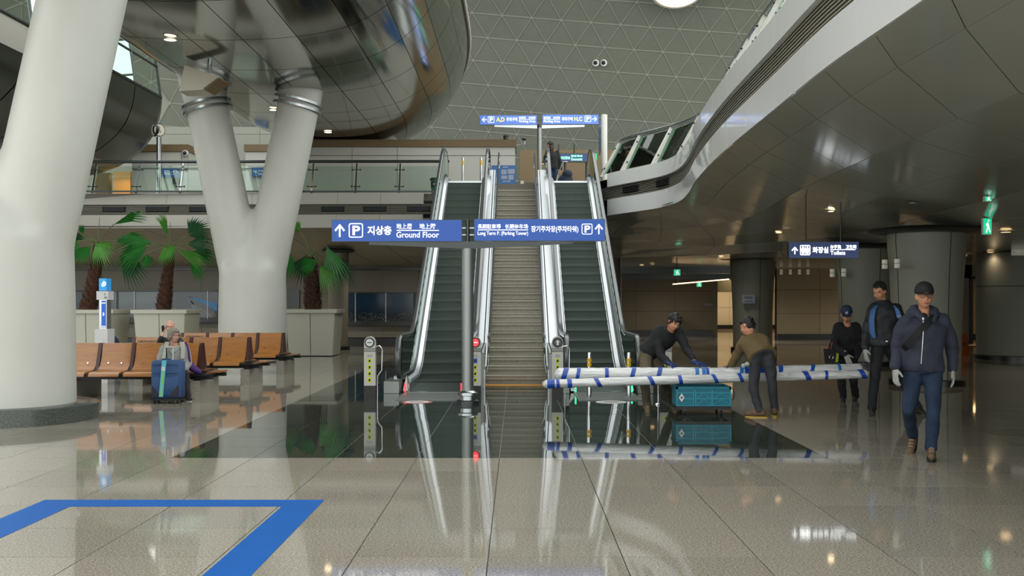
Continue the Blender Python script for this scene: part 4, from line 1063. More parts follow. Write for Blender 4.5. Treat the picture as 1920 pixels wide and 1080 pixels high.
# ================================================================== BENCHES
def shear(o, y0, z0, slope, par):
    for v in o.data.vertices: v.co.y += slope*(v.co.z-(z0-LOC[par.name][2]))
def bench(y0, xr, n, label, group, prio=(), dbl=True):
    p = .54; xl = xr-n*p
    t = thing('bench', label, 'bench', ((xl+xr)/2, y0, 0), group)
    m = MB(); m.box(xl, xr+.28, y0-.42, y0-.34, .30, .36); m.box(xl, xr+.28, y0+.34, y0+.42, .30, .36); m.build('beam', 'black_metal', t)
    sides = (-1, 1) if dbl else (-1,)
    for k in range(n):
        x1 = xr-k*p-.035; x0 = xr-(k+1)*p+.035
        for s in sides:
            pr = [(.04, .855), (.10, .64), (.165, .50), (.24, .445), (.34, .425), (.50, .425), (.60, .415), (.635, .385), (.635, .36)]
            back = [pr[i] for i in range(0, 4)]; seat = pr[4:]
            m = MB(); th = .014
            bk = [Vector((0, y0+s*a, z)) for a, z in pr[:4]]
            m.loft([[(x0, y0+s*a, z), (x1, y0+s*a, z), (x1, y0+s*(a-th), z-.004), (x0, y0+s*(a-th), z-.004)] for a, z in pr[:4]]); b = m.build('backrest', 'seat_wood', t, smooth=50)
            m = MB(); m.loft([[(x0, y0+s*a, z), (x1, y0+s*a, z), (x1, y0+s*a, z-.03), (x0, y0+s*a, z-.03)] for a, z in pr[3:8]]+[]); m.build('seat', 'seat_wood', t, smooth=50)
            m = MB()
            for xx in (x0+.13, x1-.13):
                c = Vector((xx, y0+s*.146, .54)); m.cyl(c, c+Vector((0, s*.012, .004)), .014, n=10)
            m.build('bolt_heads', 'chrome', t)
            if s == -1 and k in prio:
                bb = b
                o1 = word('print_black', '교통약자배려석', x0+.04, x1-.06, .765, .80, y0-.078, t, bold=.02); shear(o1, 0, .79, .28, t)
                o1 = word('print_black', 'PRIORITY SEATS', x0+.05, x1-.12, .725, .74, y0-.089, t, name='lettering'); shear(o1, 0, .735, .28, t)
                for q in range(3):
                    m = MB(); cx = x0+.09+q*.12; cz = .68
                    m.poly([(cx+.026*a, y0-.105, cz+.026*b_) for a, b_ in ((-.2,.6),(.1,.7),(.3,.2),(1,.1),(1.1,-.9),(.8,-.9),(.6,-.2),(-.2,-.1),(-.8,-.9),(-1.1,-.7),(-.5,.1))]); m.poly([(cx+.008*math.cos(a*math.pi/3)-.002, y0-.105, cz+.026+.008*math.sin(a*math.pi/3)) for a in range(6)])
                    m.build('pictogram', 'print_black', t)
    for k in range(n+1):
        x = xr-k*p; w2 = .028 if k else .02
        m = MB(); tri_ = [(y0-.205, .44), (y0-.045, .858), (y0+.045, .858), (y0+.205, .44)]
        m.prism([(x-w2, a, z) for a, z in tri_], (2*w2, 0, 0)); m.build('divider', 'seat_edge', t)
        m = MB(); m.box(x-.03, x+.03, y0-.60, y0+.60, .35, .40); m.build('bracket', 'black_metal', t)
    m = MB(); m.box(xr+.03, xr+.25, y0-.58, y0-.12, .365, .385); m.build('end_table', 'black_metal', t)
    m = MB(); m.box(xr+.03, xr+.25, y0+.12, y0+.58, .365, .385); m.build('end_table', 'seat_wood', t)
    m = MB(); m.box(xr+.02, xr+.1, y0-.5, y0+.5, .28, .365); m.build('cross_bar', 'black_metal', t)
    k = 0; x = xr+.12
    while x > xl+.1:
        m = MB(); m.box(x-.16, x, y0-.52, y0+.52, 0, .285); m.build('leg', 'block_granite', t); x -= 1.95
    return t
G = 'wooden benches on granite blocks'
bench(17.05, -5.08, 8, 'nearest wooden bench, where the woman with the suitcase sits', G, prio=(4,))
bench(19.85, -5.02, 4, 'middle wooden bench behind the seated woman', G, prio=(3,))
bench(22.65, -5.00, 4, 'farthest wooden bench in front of the white Y-shaped column', G, prio=(3,))

# ================================================================== PLANTERS AND PALMS
def planter(cx, cy, label):
    t = thing('planter', label, 'planter', (cx, cy, 0), 'tapered white planters')
    a, b, h = .62, .72, 1.31
    def rr(w2, z): 
        r = .06; return [(cx+sx*(w2-r)+r*math.cos(math.radians(q)), cy+sy*(w2-r)+r*math.sin(math.radians(q)), z) for sx, sy, q0 in ((1,1,0),(-1,1,90),(-1,-1,180),(1,-1,270)) for q in (q0, q0+45, q0+90)]
    m = MB(); m.loft([rr(a, .02), rr(b-.02, h-.1)]); m.build('body', 'planter', t, smooth=40)
    m = MB(); m.loft([rr(b+.04, h-.1), rr(b+.045, h-.0), rr(b-.03, h), rr(b-.04, h-.06)], caps=False); m.build('rim', 'planter', t, smooth=30)
    m = MB(); m.loft([rr(b-.05, h-.08), rr(b-.05, h-.05)]); m.build('soil', 'soil', t)
    m = MB(); m.hexa([(cx-.006, cy-a-.004, .02), (cx+.006, cy-a-.004, .02), (cx+.006, cy-a+.01, .02), (cx-.006, cy-a+.01, .02), (cx-.006, cy-b+.016, h-.1), (cx+.006, cy-b+.016, h-.1), (cx+.006, cy-b+.03, h-.1), (cx-.006, cy-b+.03, h-.1)]); m.build('seam', 'dark_gap', t)
    return t
def palm(cx, cy, label, trunk, fronds, scale):
    """trunk: pixels (px, py, radius m) bottom to top at depth cy; fronds: hub px,py, dir deg (0 right, 90 up), length m, spread deg, colour, depth offset, tilt"""
    t = thing('palm', label, 'palm', (cx, cy, 1.25), 'fan palms in planters')
    pts = [Vector((X(a, cy), cy, Z(b, cy))) for a, b, _ in trunk]; pts[0].z = 1.245; rad = [r for *_, r in trunk]
    fp = []; fr_ = []
    n = 14
    for k in range(n+1):
        u = k/n*(len(pts)-1); i = min(int(u), len(pts)-2); fp.append(pts[i].lerp(pts[i+1], u-i)); fr_.append(rad[i]+(rad[i+1]-rad[i])*(u-i))
    m = MB(); m.tube(fp, 0, n=14, radii=fr_); tk = m.build('trunk', 'bark', t, smooth=60)
    m = MB()
    for k in range(3, n*3):      # old leaf bases
        u = k/(n*3)*n; i = min(int(u), n-1); c = fp[i].lerp(fp[i+1], u-i); r = fr_[i]
        for q in range(5):
            a = q*2*math.pi/5+k*.9+R.uniform(-.2, .2); d = Vector((math.cos(a), math.sin(a), 0)); s = Vector((-d.y, d.x, 0))
            b0 = c+d*r*.9; tip = c+d*(r+R.uniform(.03, .06))+Vector((0, 0, R.uniform(.05, .10)))
            m.loft([[b0-s*.045+Vector((0, 0, -.03)), b0+s*.045+Vector((0, 0, -.03)), b0+s*.035+d*.03+Vector((0, 0, .0))], [tip-s*.016, tip+s*.016, tip+Vector((0, 0, .02))]])
    m.build('leaf_bases', 'bark', tk, kind='stuff')
    crown = pts[-1]
    for (hx, hy, ang, ln, spread, colr, dy, tilt) in fronds:
        hub = Vector((X(hx, cy), cy+dy, Z(hy, cy))); a = math.radians(ang)
        D = Vector((math.cos(a), tilt, math.sin(a))).normalized(); S = Vector((-math.sin(a), 0, math.cos(a)))
        Nn = D.cross(S).normalized()
        fr_o = MB(); nb = max(10, int(spread/6.5)); hw = math.radians(spread)/nb*.5
        for q in range(nb):
            th = math.radians(-spread/2+spread*(q+.5)/nb); L = ln*1.1*(1-.28*abs(th)/math.radians(max(spread, 60)/2)*.9)*R.uniform(.92, 1.04)
            dd = D*math.cos(th)+S*math.sin(th); ss = S*math.cos(th)-D*math.sin(th)
            droop = Vector((0, 0, -.16*L*L/ln)) 
            for sg in (-1, 1):
                rt = hub; mid = hub+dd*L*.58+ss*sg*L*.58*hw*1.02; midc = hub+dd*L*.6-Nn*.02; tip = hub+dd*L+droop
                q3 = hub+dd*L*.82+ss*sg*L*.006*6*.3+droop*.55; q3c = hub+dd*L*.82-Nn*.008+droop*.55
                n0 = len(fr_o.v); fr_o.v += [tuple(rt), tuple(mid), tuple(midc), tuple(q3), tuple(q3c), tuple(tip)]
                fr_o.f += [(n0, n0+1, n0+2), (n0+1, n0+3, n0+4, n0+2), (n0+3, n0+5, n0+4)]
        f = fr_o.build('frond', colr, t, recalc=False)
        mid = crown.lerp(hub, .5)+Vector((0, 0, .12*(hub-crown).length)); m = MB(); m.tube([crown, crown.lerp(mid, .6)+Vector((0,0,.03)), mid, mid.lerp(hub, .55), hub, hub+D*.12], .012, n=6); m.build('stalk', 'stalk', f)
    m = MB(); m.cyl(crown-Vector((0, 0, .08)), crown+Vector((0.02, 0, .75)), .02, .006, n=6); m.build('new_spear', 'stalk', t)
    return t
PL3 = (X(583, 29.5), 30.1); planter(X(588, 29.9), 30.1, 'planter with one palm just right of the second Y-shaped column')
planter(X(298, 28.2), 28.9, 'planter behind the seated woman, with the tall spreading palm')
planter(X(160, 28.2), 28.9, 'planter partly hidden by the nearest big column')
palm(X(587, 30.1), 30.1, 'shaggy fan palm with drooping leaves right of the second column', [(587, 585, .24), (586, 545, .22), (584, 515, .16), (583, 482, .11)],
     [(616, 463, -68, 1.15, 58, 'leaf', -.3, -.2), (564, 436, 128, .5, 70, 'leaf_light', 0, 0), (606, 498, -58, .85, 60, 'leaf_light', -.5, -.3), (600, 488, -150, .65, 80, 'leaf', -.4, -.1), (570, 478, -112, .82, 75, 'leaf_dark', .3, .2), (546, 474, -100, .75, 55, 'leaf', -.1, 0), (612, 470, -50, 1.1, 40, 'leaf_dark', .2, .2)], 1)
palm(X(312, 28.9), 28.9, 'tall fan palm spreading above the middle planter', [(306, 590, .20), (309, 555, .17), (314, 520, .12), (318, 490, .10), (318, 468, .08)],
     [(315, 446, 108, .82, 26, 'leaf_light', 0, .1), (352, 441, 38, .72, 120, 'leaf_dark', .1, .2), (352, 458, 0, .85, 60, 'leaf_dark', -.1, 0), (360, 489, -48, .68, 42, 'leaf', -.3, -.2), (292, 456, 176, 1.05, 40, 'leaf', -.2, -.1), (318, 466, -50, .55, 120, 'leaf_light', -.5, -.4), (282, 462, -150, 1.0, 60, 'leaf', -.2, -.1), (358, 472, -12, .8, 50, 'leaf', 0, 0), (283, 478, -75, .45, 90, 'leaf', -.4, -.3), (345, 470, -25, .85, 34, 'leaf_light', -.5, -.2)], 1)
palm(X(172, 28.9), 28.9, 'leaning fan palm beside the nearest big column', [(164, 590, .24), (170, 555, .20), (178, 515, .15), (183, 480, .10), (185, 458, .08)],
     [(213, 421, 22, .95, 26, 'leaf', 0, 0), (193, 458, -48, .72, 105, 'leaf_light', -.5, -.3), (152, 452, -120, .75, 80, 'leaf', -.2, -.1), (160, 447, 172, .5, 60, 'leaf_dark', 0, 0), (222, 476, -52, 1.0, 62, 'leaf_dark', .1, .1), (214, 452, 4, 1.0, 50, 'leaf', .1, 0), (182, 462, -130, .6, 70, 'leaf', -.4, -.3), (150, 442, 100, .4, 40, 'leaf', .2, 0)], 1)

# ================================================================== INFORMATION PYLON, BACKPACK
d = 19.8; x0, x1 = X(186, d), X(200, d)
t = thing('information_pylon', 'slim blue and white information pylon left of the middle bench', 'sign', ((x0+x1)/2, d, 0))
M('pylon_blue', (40, 150, 214), .3, emit=.35, ecol=(30, 140, 214)); M('pylon_deep', (10, 84, 176), .3, emit=.45, ecol=(8, 80, 190))
m = MB(); m.box(x0, x1, d, d+.22, .55, Z(546, d)); m.build('body', 'satin_steel', t)
m = MB(); m.box(x0, x1, d-.01, d+.22, Z(545, d), Z(522, d)); m.build('head', 'pylon_blue', t)
m = MB(); m.box(X(182, d), X(204, d), d-.03, d+.24, Z(562, d), Z(546, d)); m.build('collar', 'print_white', t)
m = MB(); m.box(X(190.5, d), X(198.5, d), d-.008, d, Z(613, d), Z(564, d)); m.build('screen', 'pylon_deep', t)
m = MB(); m.loft([m.ring((X(195, d), d-.012, Z(533, d)), (0, 1, 0), .052, 24, .036), m.ring((X(195, d), d-.012, Z(533, d)), (0, 1, 0), .036, 24, .02)], caps=False); m.box(X(194, d), X(196, d), d-.014, d-.01, Z(533, d)-.015, Z(533, d)+.06); m.build('logo', 'sign_white', t)
m = MB(); m.box(X(191, d), X(198, d), d-.012, d-.008, Z(569, d), Z(567.5, d)); m.box(X(191, d), X(198, d), d-.012, d-.008, Z(612, d), Z(611, d)); m.build('rule', 'sign_white', t)
word('sign_white', '3', X(193, d), X(196, d), Z(592, d), Z(586, d), d-.01, t, bold=.04)
word('print_black', 'C', X(197, d), X(199.5, d), Z(553.5, d), Z(550, d), d-.034, t); word('print_black', '출구', X(197, d), X(202.5, d), Z(560, d), Z(556, d), d-.034, t)
m = MB(); m.box(X(180, d), X(204, d), d-.06, d+.28, 0, Z(617, d)); m.build('pedestal', 'print_white', t)
M('cloth_navy', (22, 34, 54), .8); M('cloth_blue', (30, 90, 130), .7)
d = 25.2; t = thing('backpack', 'dark backpack with blue top beside the white planter', 'bag', (X(213, d), d, 0))
m = MB(); m.ell((X(213, d), d, .35), .17, .14, .36, nu=16, nv=10); m.ell((X(211, d), d-.02, .2), .19, .17, .2); fuse(m, 'body', 'cloth_navy', t, voxel=.02)
m = MB(); m.ell((X(210, d), d, .64), .10, .1, .10); m.build('top_pocket', 'cloth_blue', t, smooth=60)

# ================================================================== MURAL PHOTOGRAPHS on the far wall
def mural_mat(name, top, mid, low, sc_=3., seed=0.):
    m = bpy.data.materials.new(name); m.use_nodes = True; MATS[name] = m; nt = m.node_tree; b = nt.nodes['Principled BSDF']; L = nt.links.new
    tc = nt.nodes.new('ShaderNodeTexCoord'); mp = nt.nodes.new('ShaderNodeMapping'); mp.inputs['Location'].default_value = (seed, 0, 0); L(tc.outputs['Object'], mp.inputs[0])
    sp = nt.nodes.new('ShaderNodeSeparateXYZ'); L(mp.outputs[0], sp.inputs[0])
    n = nt.nodes.new('ShaderNodeTexNoise'); n.inputs['Scale'].default_value = 1.1; n.inputs['Detail'].default_value = 6; L(mp.outputs[0], n.inputs[0])
    a = nt.nodes.new('ShaderNodeMath'); a.operation = 'MULTIPLY_ADD'; a.inputs[1].default_value = .55; L(n.outputs[0], a.inputs[0]); L(sp.outputs[2], a.inputs[2])
    r = nt.nodes.new('ShaderNodeValToRGB'); e = r.color_ramp.elements; e[0].position = .10; e[0].color = (*srgb(*low), 1); e[1].position = .95; e[1].color = (*srgb(*top), 1)
    k = e.new(.52); k.color = (*srgb(*low), 1); k = e.new(.56); k.color = (*srgb(*mid), 1)
    L(a.outputs[0], r.inputs[0])
    n2 = nt.nodes.new('ShaderNodeTexNoise'); n2.inputs['Scale'].default_value = 34; n2.inputs['Detail'].default_value = 8; L(mp.outputs[0], n2.inputs[0])
    r2 = nt.nodes.new('ShaderNodeValToRGB'); r2.color_ramp.elements[0].position = .56; r2.color_ramp.elements[0].color = (0, 0, 0, 1); r2.color_ramp.elements[1].position = .72; r2.color_ramp.elements[1].color = (.25, .28, .3, 1)
    L(n2.outputs[0], r2.inputs[0]); lt = nt.nodes.new('ShaderNodeMath'); lt.operation = 'LESS_THAN'; lt.inputs[1].default_value = .60; L(a.outputs[0], lt.inputs[0])
    mm = nt.nodes.new('ShaderNodeMix'); mm.data_type = 'RGBA'; mm.blend_type = 'ADD'; L(lt.outputs[0], mm.inputs[0]); L(r.outputs[0], mm.inputs[6]); L(r2.outputs[0], mm.inputs[7]); L(mm.outputs[2], b.inputs['Base Color'])
    b.inputs['Roughness'].default_value = .12
mural_mat('mural_night', (22, 52, 76), (16, 34, 50), (24, 32, 40)); mural_mat('mural_bay', (92, 108, 116), (70, 84, 92), (44, 54, 58), seed=3.); mural_mat('mural_rail', (28, 50, 58), (36, 48, 48), (44, 54, 52), seed=7)
def mural(px0, px1, py0, py1, mat, label, bars=(), d=36.1):
    x0, x1, z0, z1 = X(px0, d), X(px1, d), Z(py1, d), Z(py0, d)
    t = thing('mural', label, 'picture', (x0, d, z0+.0), 'large photograph panels on the far wall')
    m = MB(); m.box(x0, x1, d-.06, d+.04, z0, z1); m.build('frame', 'skirt_dark', t)
    m = MB(); m.box(x0+.04, x1-.04, d-.07, d-.06, z0+.05, z1-.04); m.build('print', mat, t)
    for b in bars:
        m = MB(); m.box(X(b, d)-.018, X(b, d)+.018, d-.10, d-.07, z0, z1); m.build('mullion', 'brushed', t)
    m = MB(); m.box(x0, x1, d-.14, d-.06, z1-.01, z1+.02); m.build('lamp_rail', 'dark_steel', t)
    m = MB(); m.box(x0-.02, x1+.02, d-.16, d, z0-.12, z0); m.build('ledge', 'skirt_dark', t)
    return t, x0, x1, z0, z1
mural(650, 777, 548, 604, 'mural_night', 'dark blue night panorama panel behind the left escalator', (667, 724))
mural(138, 222, 545, 598, 'mural_bay', 'blue bay photograph panel behind the leaning palm', ())
mural(222, 322, 545, 598, 'mural_bay', 'misty shoreline photograph panel behind the middle planter', (254,))
t, x0, x1, z0, z1 = mural(322, 412, 545, 598, 'mural_rail', 'railway photograph panel with a blue train left of the white column', (391,))
M('train_blue', (30, 110, 170), .3)
m = MB(); zz = lambda py: Z(py, 36.1)
m.poly([(X(352, 36.1), 36.02, zz(555)), (X(410, 36.1)-.03, 36.02, zz(568)), (X(410, 36.1)-.03, 36.02, zz(584)), (X(392, 36.1), 36.02, zz(574))]); m.build('train', 'train_blue', t)
for k in range(3):
    m = MB(); m.poly([(X(345+k*6, 36.1), 36.02, zz(556)), (X(347+k*6, 36.1), 36.02, zz(556)), (X(400-k*14, 36.1), 36.02, zz(594)), (X(396-k*14, 36.1), 36.02, zz(594))]); m.build('rail_line', 'totem_print', t)
# equipment door behind third planter
m = MB(); m.box(X(536, 36.1), X(562, 36.1), 36.02, 36.1, 0.02, Z(543, 36.1)); struct(m.build('door_3', 'dark_steel'))

# ================================================================== SPEAKER ON COLUMN, CLOCK, BIN, CAMERAS
d = 23.6; c = P(374, 148, d)
t = thing('loudspeaker', 'angular pale loudspeaker box fixed at the top of the second column left arm', 'speaker', tuple(c))
M('speaker_pale', (196, 192, 176), .4)
m = MB(); w = .42
A = [P(346, 122, d), P(411, 144, d), P(382, 168, d), P(335, 171, d)]
m.prism([tuple(p) for p in A], (.05, .5, -.02)); m.build('cabinet', 'speaker_pale', t)
m = MB(); m.prism([tuple(P(408, 146, d)+Vector((0,-.01,0))), tuple(P(412, 147, d)+Vector((0,-.01,0))), tuple(P(384, 169, d)+Vector((0,-.01,0))), tuple(P(381, 166, d)+Vector((0,-.01,0)))], (.09, .48, -.03)); m.build('grille', 'brown_band', t)
m = MB(); m.tube([P(393, 132, d+.3), P(393, 98, d+.3), P(393, 92, d+1)], .05, n=8); m.build('bracket', 'satin_steel', t)
d = 33.; xc = X(298, d)
t = thing('clock_post', 'steel post with a round two-faced clock on the upper floor at the left', 'clock', (xc, d, ZT))
m = MB(); m.lathe((xc, d, 0), [(.075, ZT), (.075, Z(257, d))], n=20); m.build('pole', 'satin_steel', t, smooth=40)
cc = Vector((X(294, d), d, Z(244, d)))
for s, nm_ in ((-1, 'left'), (1, 'right')):
    ax = Vector((.75*s, -.65, 0)).normalized(); c2 = cc+Vector((.09*s, -.02, 0))
    m = MB(); m.loft([m.ring(c2-ax*.10, ax, .17, 28), m.ring(c2-ax*.06, ax, .20, 28), m.ring(c2, ax, .20, 28)]); m.build('case', 'black_metal', t, smooth=40)
    m = MB(); m.loft([m.ring(c2, ax, .18, 28), m.ring(c2+ax*.005, ax, .18, 28)]); m.build('dial', 'speaker_pale', t)
    m = MB(); m.tube([c2+ax*.012, c2+ax*.012+Vector((0, 0, .13))], .006, n=5); m.tube([c2+ax*.012, c2+ax*.012+Vector((.03, .03*s, -.08))], .007, n=5); m.build('hands', 'print_black', t)
d = 33.6; t = thing('litter_bin', 'translucent green litter bin with dark lid behind the left railing', 'bin', (X(818, d), d, ZT))
M('bin_green', (70, 150, 110), .2, trans=.3); M('bin_dark', (16, 60, 44), .4)
xb = X(818, d)
m = MB(); m.lathe((xb, d, ZT), [(.15, .02), (.17, .62)], n=24); m.build('body', 'bin_green', t, smooth=40)
m = MB(); m.lathe((xb, d, ZT), [(.175, .40), (.178, .58)], n=24, caps=False); m.build('label_band', 'bin_dark', t)
m = MB(); m.lathe((xb, d, ZT), [(.21, .62), (.21, .66), (.17, .70)], n=24); m.build('lid', 'bin_dark', t, smooth=30)
word('print_white', '♻재활용', xb-.1, xb+.1, ZT+.45, ZT+.53, d-.185, t)
def dome_cam(px_, py_, d, label, y, r=.1):
    c = Vector((X(px_, d), y, Z(py_, d))); t = thing('dome_camera', label, 'camera', tuple(c), 'round wall cameras')
    m = MB(); m.loft([m.ring(c+Vector((0, .02, 0)), (0, 1, 0), r*1.1, 20), m.ring(c+Vector((0, -.06, 0)), (0, 1, 0), r, 20)]); m.build('housing', 'print_white', t, smooth=40)
    m = MB(); m.ell(c+Vector((0, -.06, 0)), r*.72, r*.7, r*.72, nu=14, nv=8); m.build('dome', 'print_black', t, smooth=60)
yw = shell(X(1117, 49), 12.3)
for px_, lab in ((1117, 'left of the two round cameras high on the domed wall'), (1132, 'right of the two round cameras high on the domed wall')):
    b = min((abs(HY-(shell(X(px_, 49), v*.05).z-EYE)/shell(X(px_, 49), v*.05).y*F-119), v*.05) for v in range(int(PL[-1]/.05)))[1]
    c = shell(X(px_, 49), b); d = c.y; c.x = X(px_, d)
    t = thing('dome_camera', lab, 'camera', tuple(c), 'round wall cameras')
    m = MB(); m.loft([m.ring(c+Vector((0, .03, 0)), (0, 1, .1), .17, 20), m.ring(c+Vector((0, -.1, 0)), (0, 1, .1), .15, 20)]); m.build('housing', 'print_white', t, smooth=40)
    m = MB(); m.ell(c+Vector((-.03, -.12, 0)), .10, .1, .10, nu=14, nv=8); m.build('dome', 'print_black', t, smooth=60)
dome_cam(347, 287, 37.9, 'round white alarm disc on the left kiosk', 37.92, .1)
d = 34.; t = thing('cctv_camera', 'camera on a short arm at the right end of the brown header', 'camera', (X(966, d), 34.7, Z(268, d)))
m = MB(); m.tube([(X(964, d), 34.7, Z(268, d)), (X(984, d), 34.3, Z(267, d)), (X(984, d), 34.3, Z(262, d))], .022, n=8); m.build('arm', 'print_white', t, smooth=50)
m = MB(); m.ell((X(983, d), 34.3, Z(258, d)), .075, .09, .055); m.build('head', 'dark_steel', t, smooth=60)
# wall boards on the upper floor
def wall_sign(px0, px1, py0, py1, d, mat, label, lines):
    x0, x1, z0, z1 = X(px0, d), X(px1, d), Z(py1, d), Z(py0, d)
    t = thing('sign', label, 'sign', ((x0+x1)/2, d, z0)); m = MB(); m.box(x0, x1, d, d+.05, z0, z1); m.build('board', mat, t)
    for (a, b, c_, e, s) in lines: pword('print_white', s, a, b, c_, e, d, d, t, bold=.02)
    return t
M('sign_flat_blue', (44, 98, 160), .4)
wall_sign(303, 337, 316, 332, 37.9, 'sign_flat_blue', 'blue toilet sign on the left kiosk behind the railing', [(308, 318, 323, 328, '화장실'), (320, 327, 321, 324, '手洗'), (320, 328, 325, 328, 'Toilet'), (331, 335, 321, 324, '间')])
wall_sign(472, 497, 314, 331, 37.9, 'sign_flat_blue', 'small blue sign on the kiosk right of the second column', [(475, 482, 319, 324, '화장실'), (484, 494, 319, 322, '手洗'), (483, 494, 324, 328, 'Toilet')])
t = wall_sign(323, 337, 334, 345, 37.9, 'dark_steel', 'small dark wall panel under the blue toilet sign', [])
d = 34.5
t = thing('map_board', 'blue map board at the head of the stairs under the brown header', 'sign', (X(948, d), d, ZT))
x0, x1 = X(922, d), X(967, d)
m = MB(); m.box(x0, x1, d, d+.05, ZT+.05, Z(310, d)); m.build('board', 'sign_flat_blue2' if 'sign_flat_blue2' in MATS else 'sign_flat_blue', t)
M('map_grey', (150, 160, 184), .5)
for a, b, c0, c1 in ((940, 950, 318, 327), (952, 965, 317, 326), (940, 951, 329, 336), (953, 963, 328, 337)):
    m = MB(); m.box(X(a, d), X(b, d), d-.006, d, Z(c1, d), Z(c0, d)); m.build('map_block', 'map_grey', t)
pword('print_white', '안내도', 943, 958, 338.5, 341.5, d, d, t); pword('print_white', 'GUIDE', 943, 952, 312, 314.5, d, d, t)
# electronic board and round desk in the distance
d = 42.; t = thing('electronic_board', 'lit blue and green departure board behind the standing woman', 'sign', (X(1082, d), d, ZT))
m = MB(); m.box(X(1046, d), X(1119, d), d, d+.15, Z(304, d), Z(287, d)); m.build('housing', 'dark_steel', t)
m = MB(); m.box(X(1046, d), X(1104, d), d-.01, d, Z(302, d), Z(289, d)); m.build('face', 'sign_blue_dim', t)
m = MB(); m.box(X(1106, d), X(1119, d), d-.01, d, Z(301, d), Z(288, d)); m.build('green_face', 'sign_green', t)
M('led_green', (140, 250, 190), .4, emit=1.6, ecol=(150, 250, 200))
pword('led_green', '국내선환승', 1047, 1069, 293, 299, d, d-.01, t, bold=.02); pword('led_green', '国内線 国内线', 1071, 1092, 290.5, 294.5, d, d-.01, t); pword('led_green', 'Domestic', 1071, 1092, 296, 301, d, d-.01, t, bold=.02)
for px_ in (1048, 1077):
    m = MB(); m.cyl((X(px_, d), d+.07, Z(287, d)), (X(px_, d), d+.07, Z(270, d)), .03, n=8); m.build('rod', 'dark_steel', t)
for px_ in (1060, 1100):
    m = MB(); m.cyl((X(px_, d), d+.1, ZT), (X(px_, d), d+.1, Z(303, d)), .05, n=8); m.build('leg', 'dark_steel', t)
t = thing('curved_desk', 'long round-nosed steel desk in the distance behind the stairs', 'desk', (X(1050, 40), 40, ZT))
m = MB(); pr = [(40.0, ZT+.0), (39.7, ZT+.35), (39.5, ZT+.7), (39.6, ZT+1.1), (40.1, ZT+1.3), (40.8, ZT+1.3), (40.8, ZT)]
m.prism([(X(978, 40), a, z) for a, z in pr], (X(1120, 40)-X(978, 40), 0, 0)); m.build('shell', 'satin_steel', t, smooth=40)
m = MB(); m.box(X(976, 40), X(982, 40), 39.6, 40.8, ZT, ZT+1.3); m.build('end_panel', 'wall_white', t)
# cart with bags by the standing woman
d = 31.6; t = thing('luggage_cart', 'grey luggage cart beside the standing woman at the top', 'cart', (X(1058, d), d, ZT))
xk = X(1058, d)
m = MB(); m.tube([(xk-.28, d, ZT+.12), (xk-.2, d, ZT+.55), (xk-.05, d, ZT+.95), (xk+.1, d, ZT+.95)], .016, n=8); m.tube([(xk-.28, d+.4, ZT+.12), (xk-.2, d+.4, ZT+.55), (xk-.05, d+.4, ZT+.95)], .016, n=8); m.box(xk-.3, xk+.35, d, d+.4, ZT+.12, ZT+.15); m.build('frame', 'satin_steel', t)
m = MB(); m.ell((xk+.05, d+.2, ZT+.38), .24, .18, .24); m.ell((xk+.1, d+.15, ZT+.6), .16, .14, .14); fuse(m, 'bag', 'cloth_navy', t, voxel=.025)
for a in (-.24, .26):
    m = MB(); m.cyl((xk+a, d-.02, ZT+.06), (xk+a, d+.02, ZT+.06), .06, n=14); m.build('wheel', 'rubber', t)

# ================================================================== LAMPS ON THE ROUND COLUMNS, SOFFIT LAMPS
M('lamp_shell', (214, 214, 200), .4, emit=.12, ecol=(214, 214, 200))
def bracket_lamp(px_, py_, d, label, s=1, hp=17., arm=1):
    c = P(px_, py_, d); h = hp/F*d; r = h*.30
    t = thing('wall_lamp', label, 'lamp', tuple(c), 'white cylinder lamps on the round columns')
    for a, b in ((-.5, -.03), (.03, .5)):
        m = MB(); m.lathe(c, [(r*.9, a*h), (r, a*h+.01), (r, b*h-.01), (r*.9, b*h)], n=20); m.build('shade', 'lamp_shell', t, smooth=40)
    m = MB(); m.cyl(c+Vector((0, 0, -h*.05)), c+Vector((0, 0, h*.05)), r*.7, n=14); m.build('core', 'dark_steel', t)
    m = MB(); m.cyl(c+Vector((0, 0, -.3*h)), c+Vector((s*arm, .28, -.3*h)), .02, n=8); m.build('arm', 'satin_steel', t)
bracket_lamp(1659, 495.5, 19.4, 'white cylinder lamp hanging clear of the biggest round column, on its left', 1, arm=.14)
bracket_lamp(1682, 494, 18.85, 'white cylinder lamp on the face of the biggest round column', 1, arm=.12)
bracket_lamp(1560.5, 512, 25.3, 'white cylinder lamp left of the second round column', 1, 15, arm=.12)
bracket_lamp(1582, 511, 24.7, 'white cylinder lamp on the face of the second round column', 1, 15, arm=.12)
bracket_lamp(1905, 465, 26.9, 'white cylinder lamp on the column at the right edge, left one', 1, 28, arm=.2)
bracket_lamp(1920.5, 465, 26.8, 'white cylinder lamp on the column at the right edge, outermost one', 1, 28, arm=.2)
for px_, hh in ((1465, 'first from the dark column'), (1482, 'second from the dark column'), (1499, 'third from the dark column'), (1515, 'farthest from the dark column')):
    bracket_lamp(px_, 510, 41, 'small pale lamp in the row on the tan wall, '+hh, 1, 9, arm=.02)
def soffit_z(x, y):
    best = 9; 
    for k in range(0, 220): 
        p = eat(k*LL[-1]/219); dd = math.hypot(x-p.x, y-p.y)
        if dd < best: best = dd
    return zc_d(best) if best < 25 else 2.85
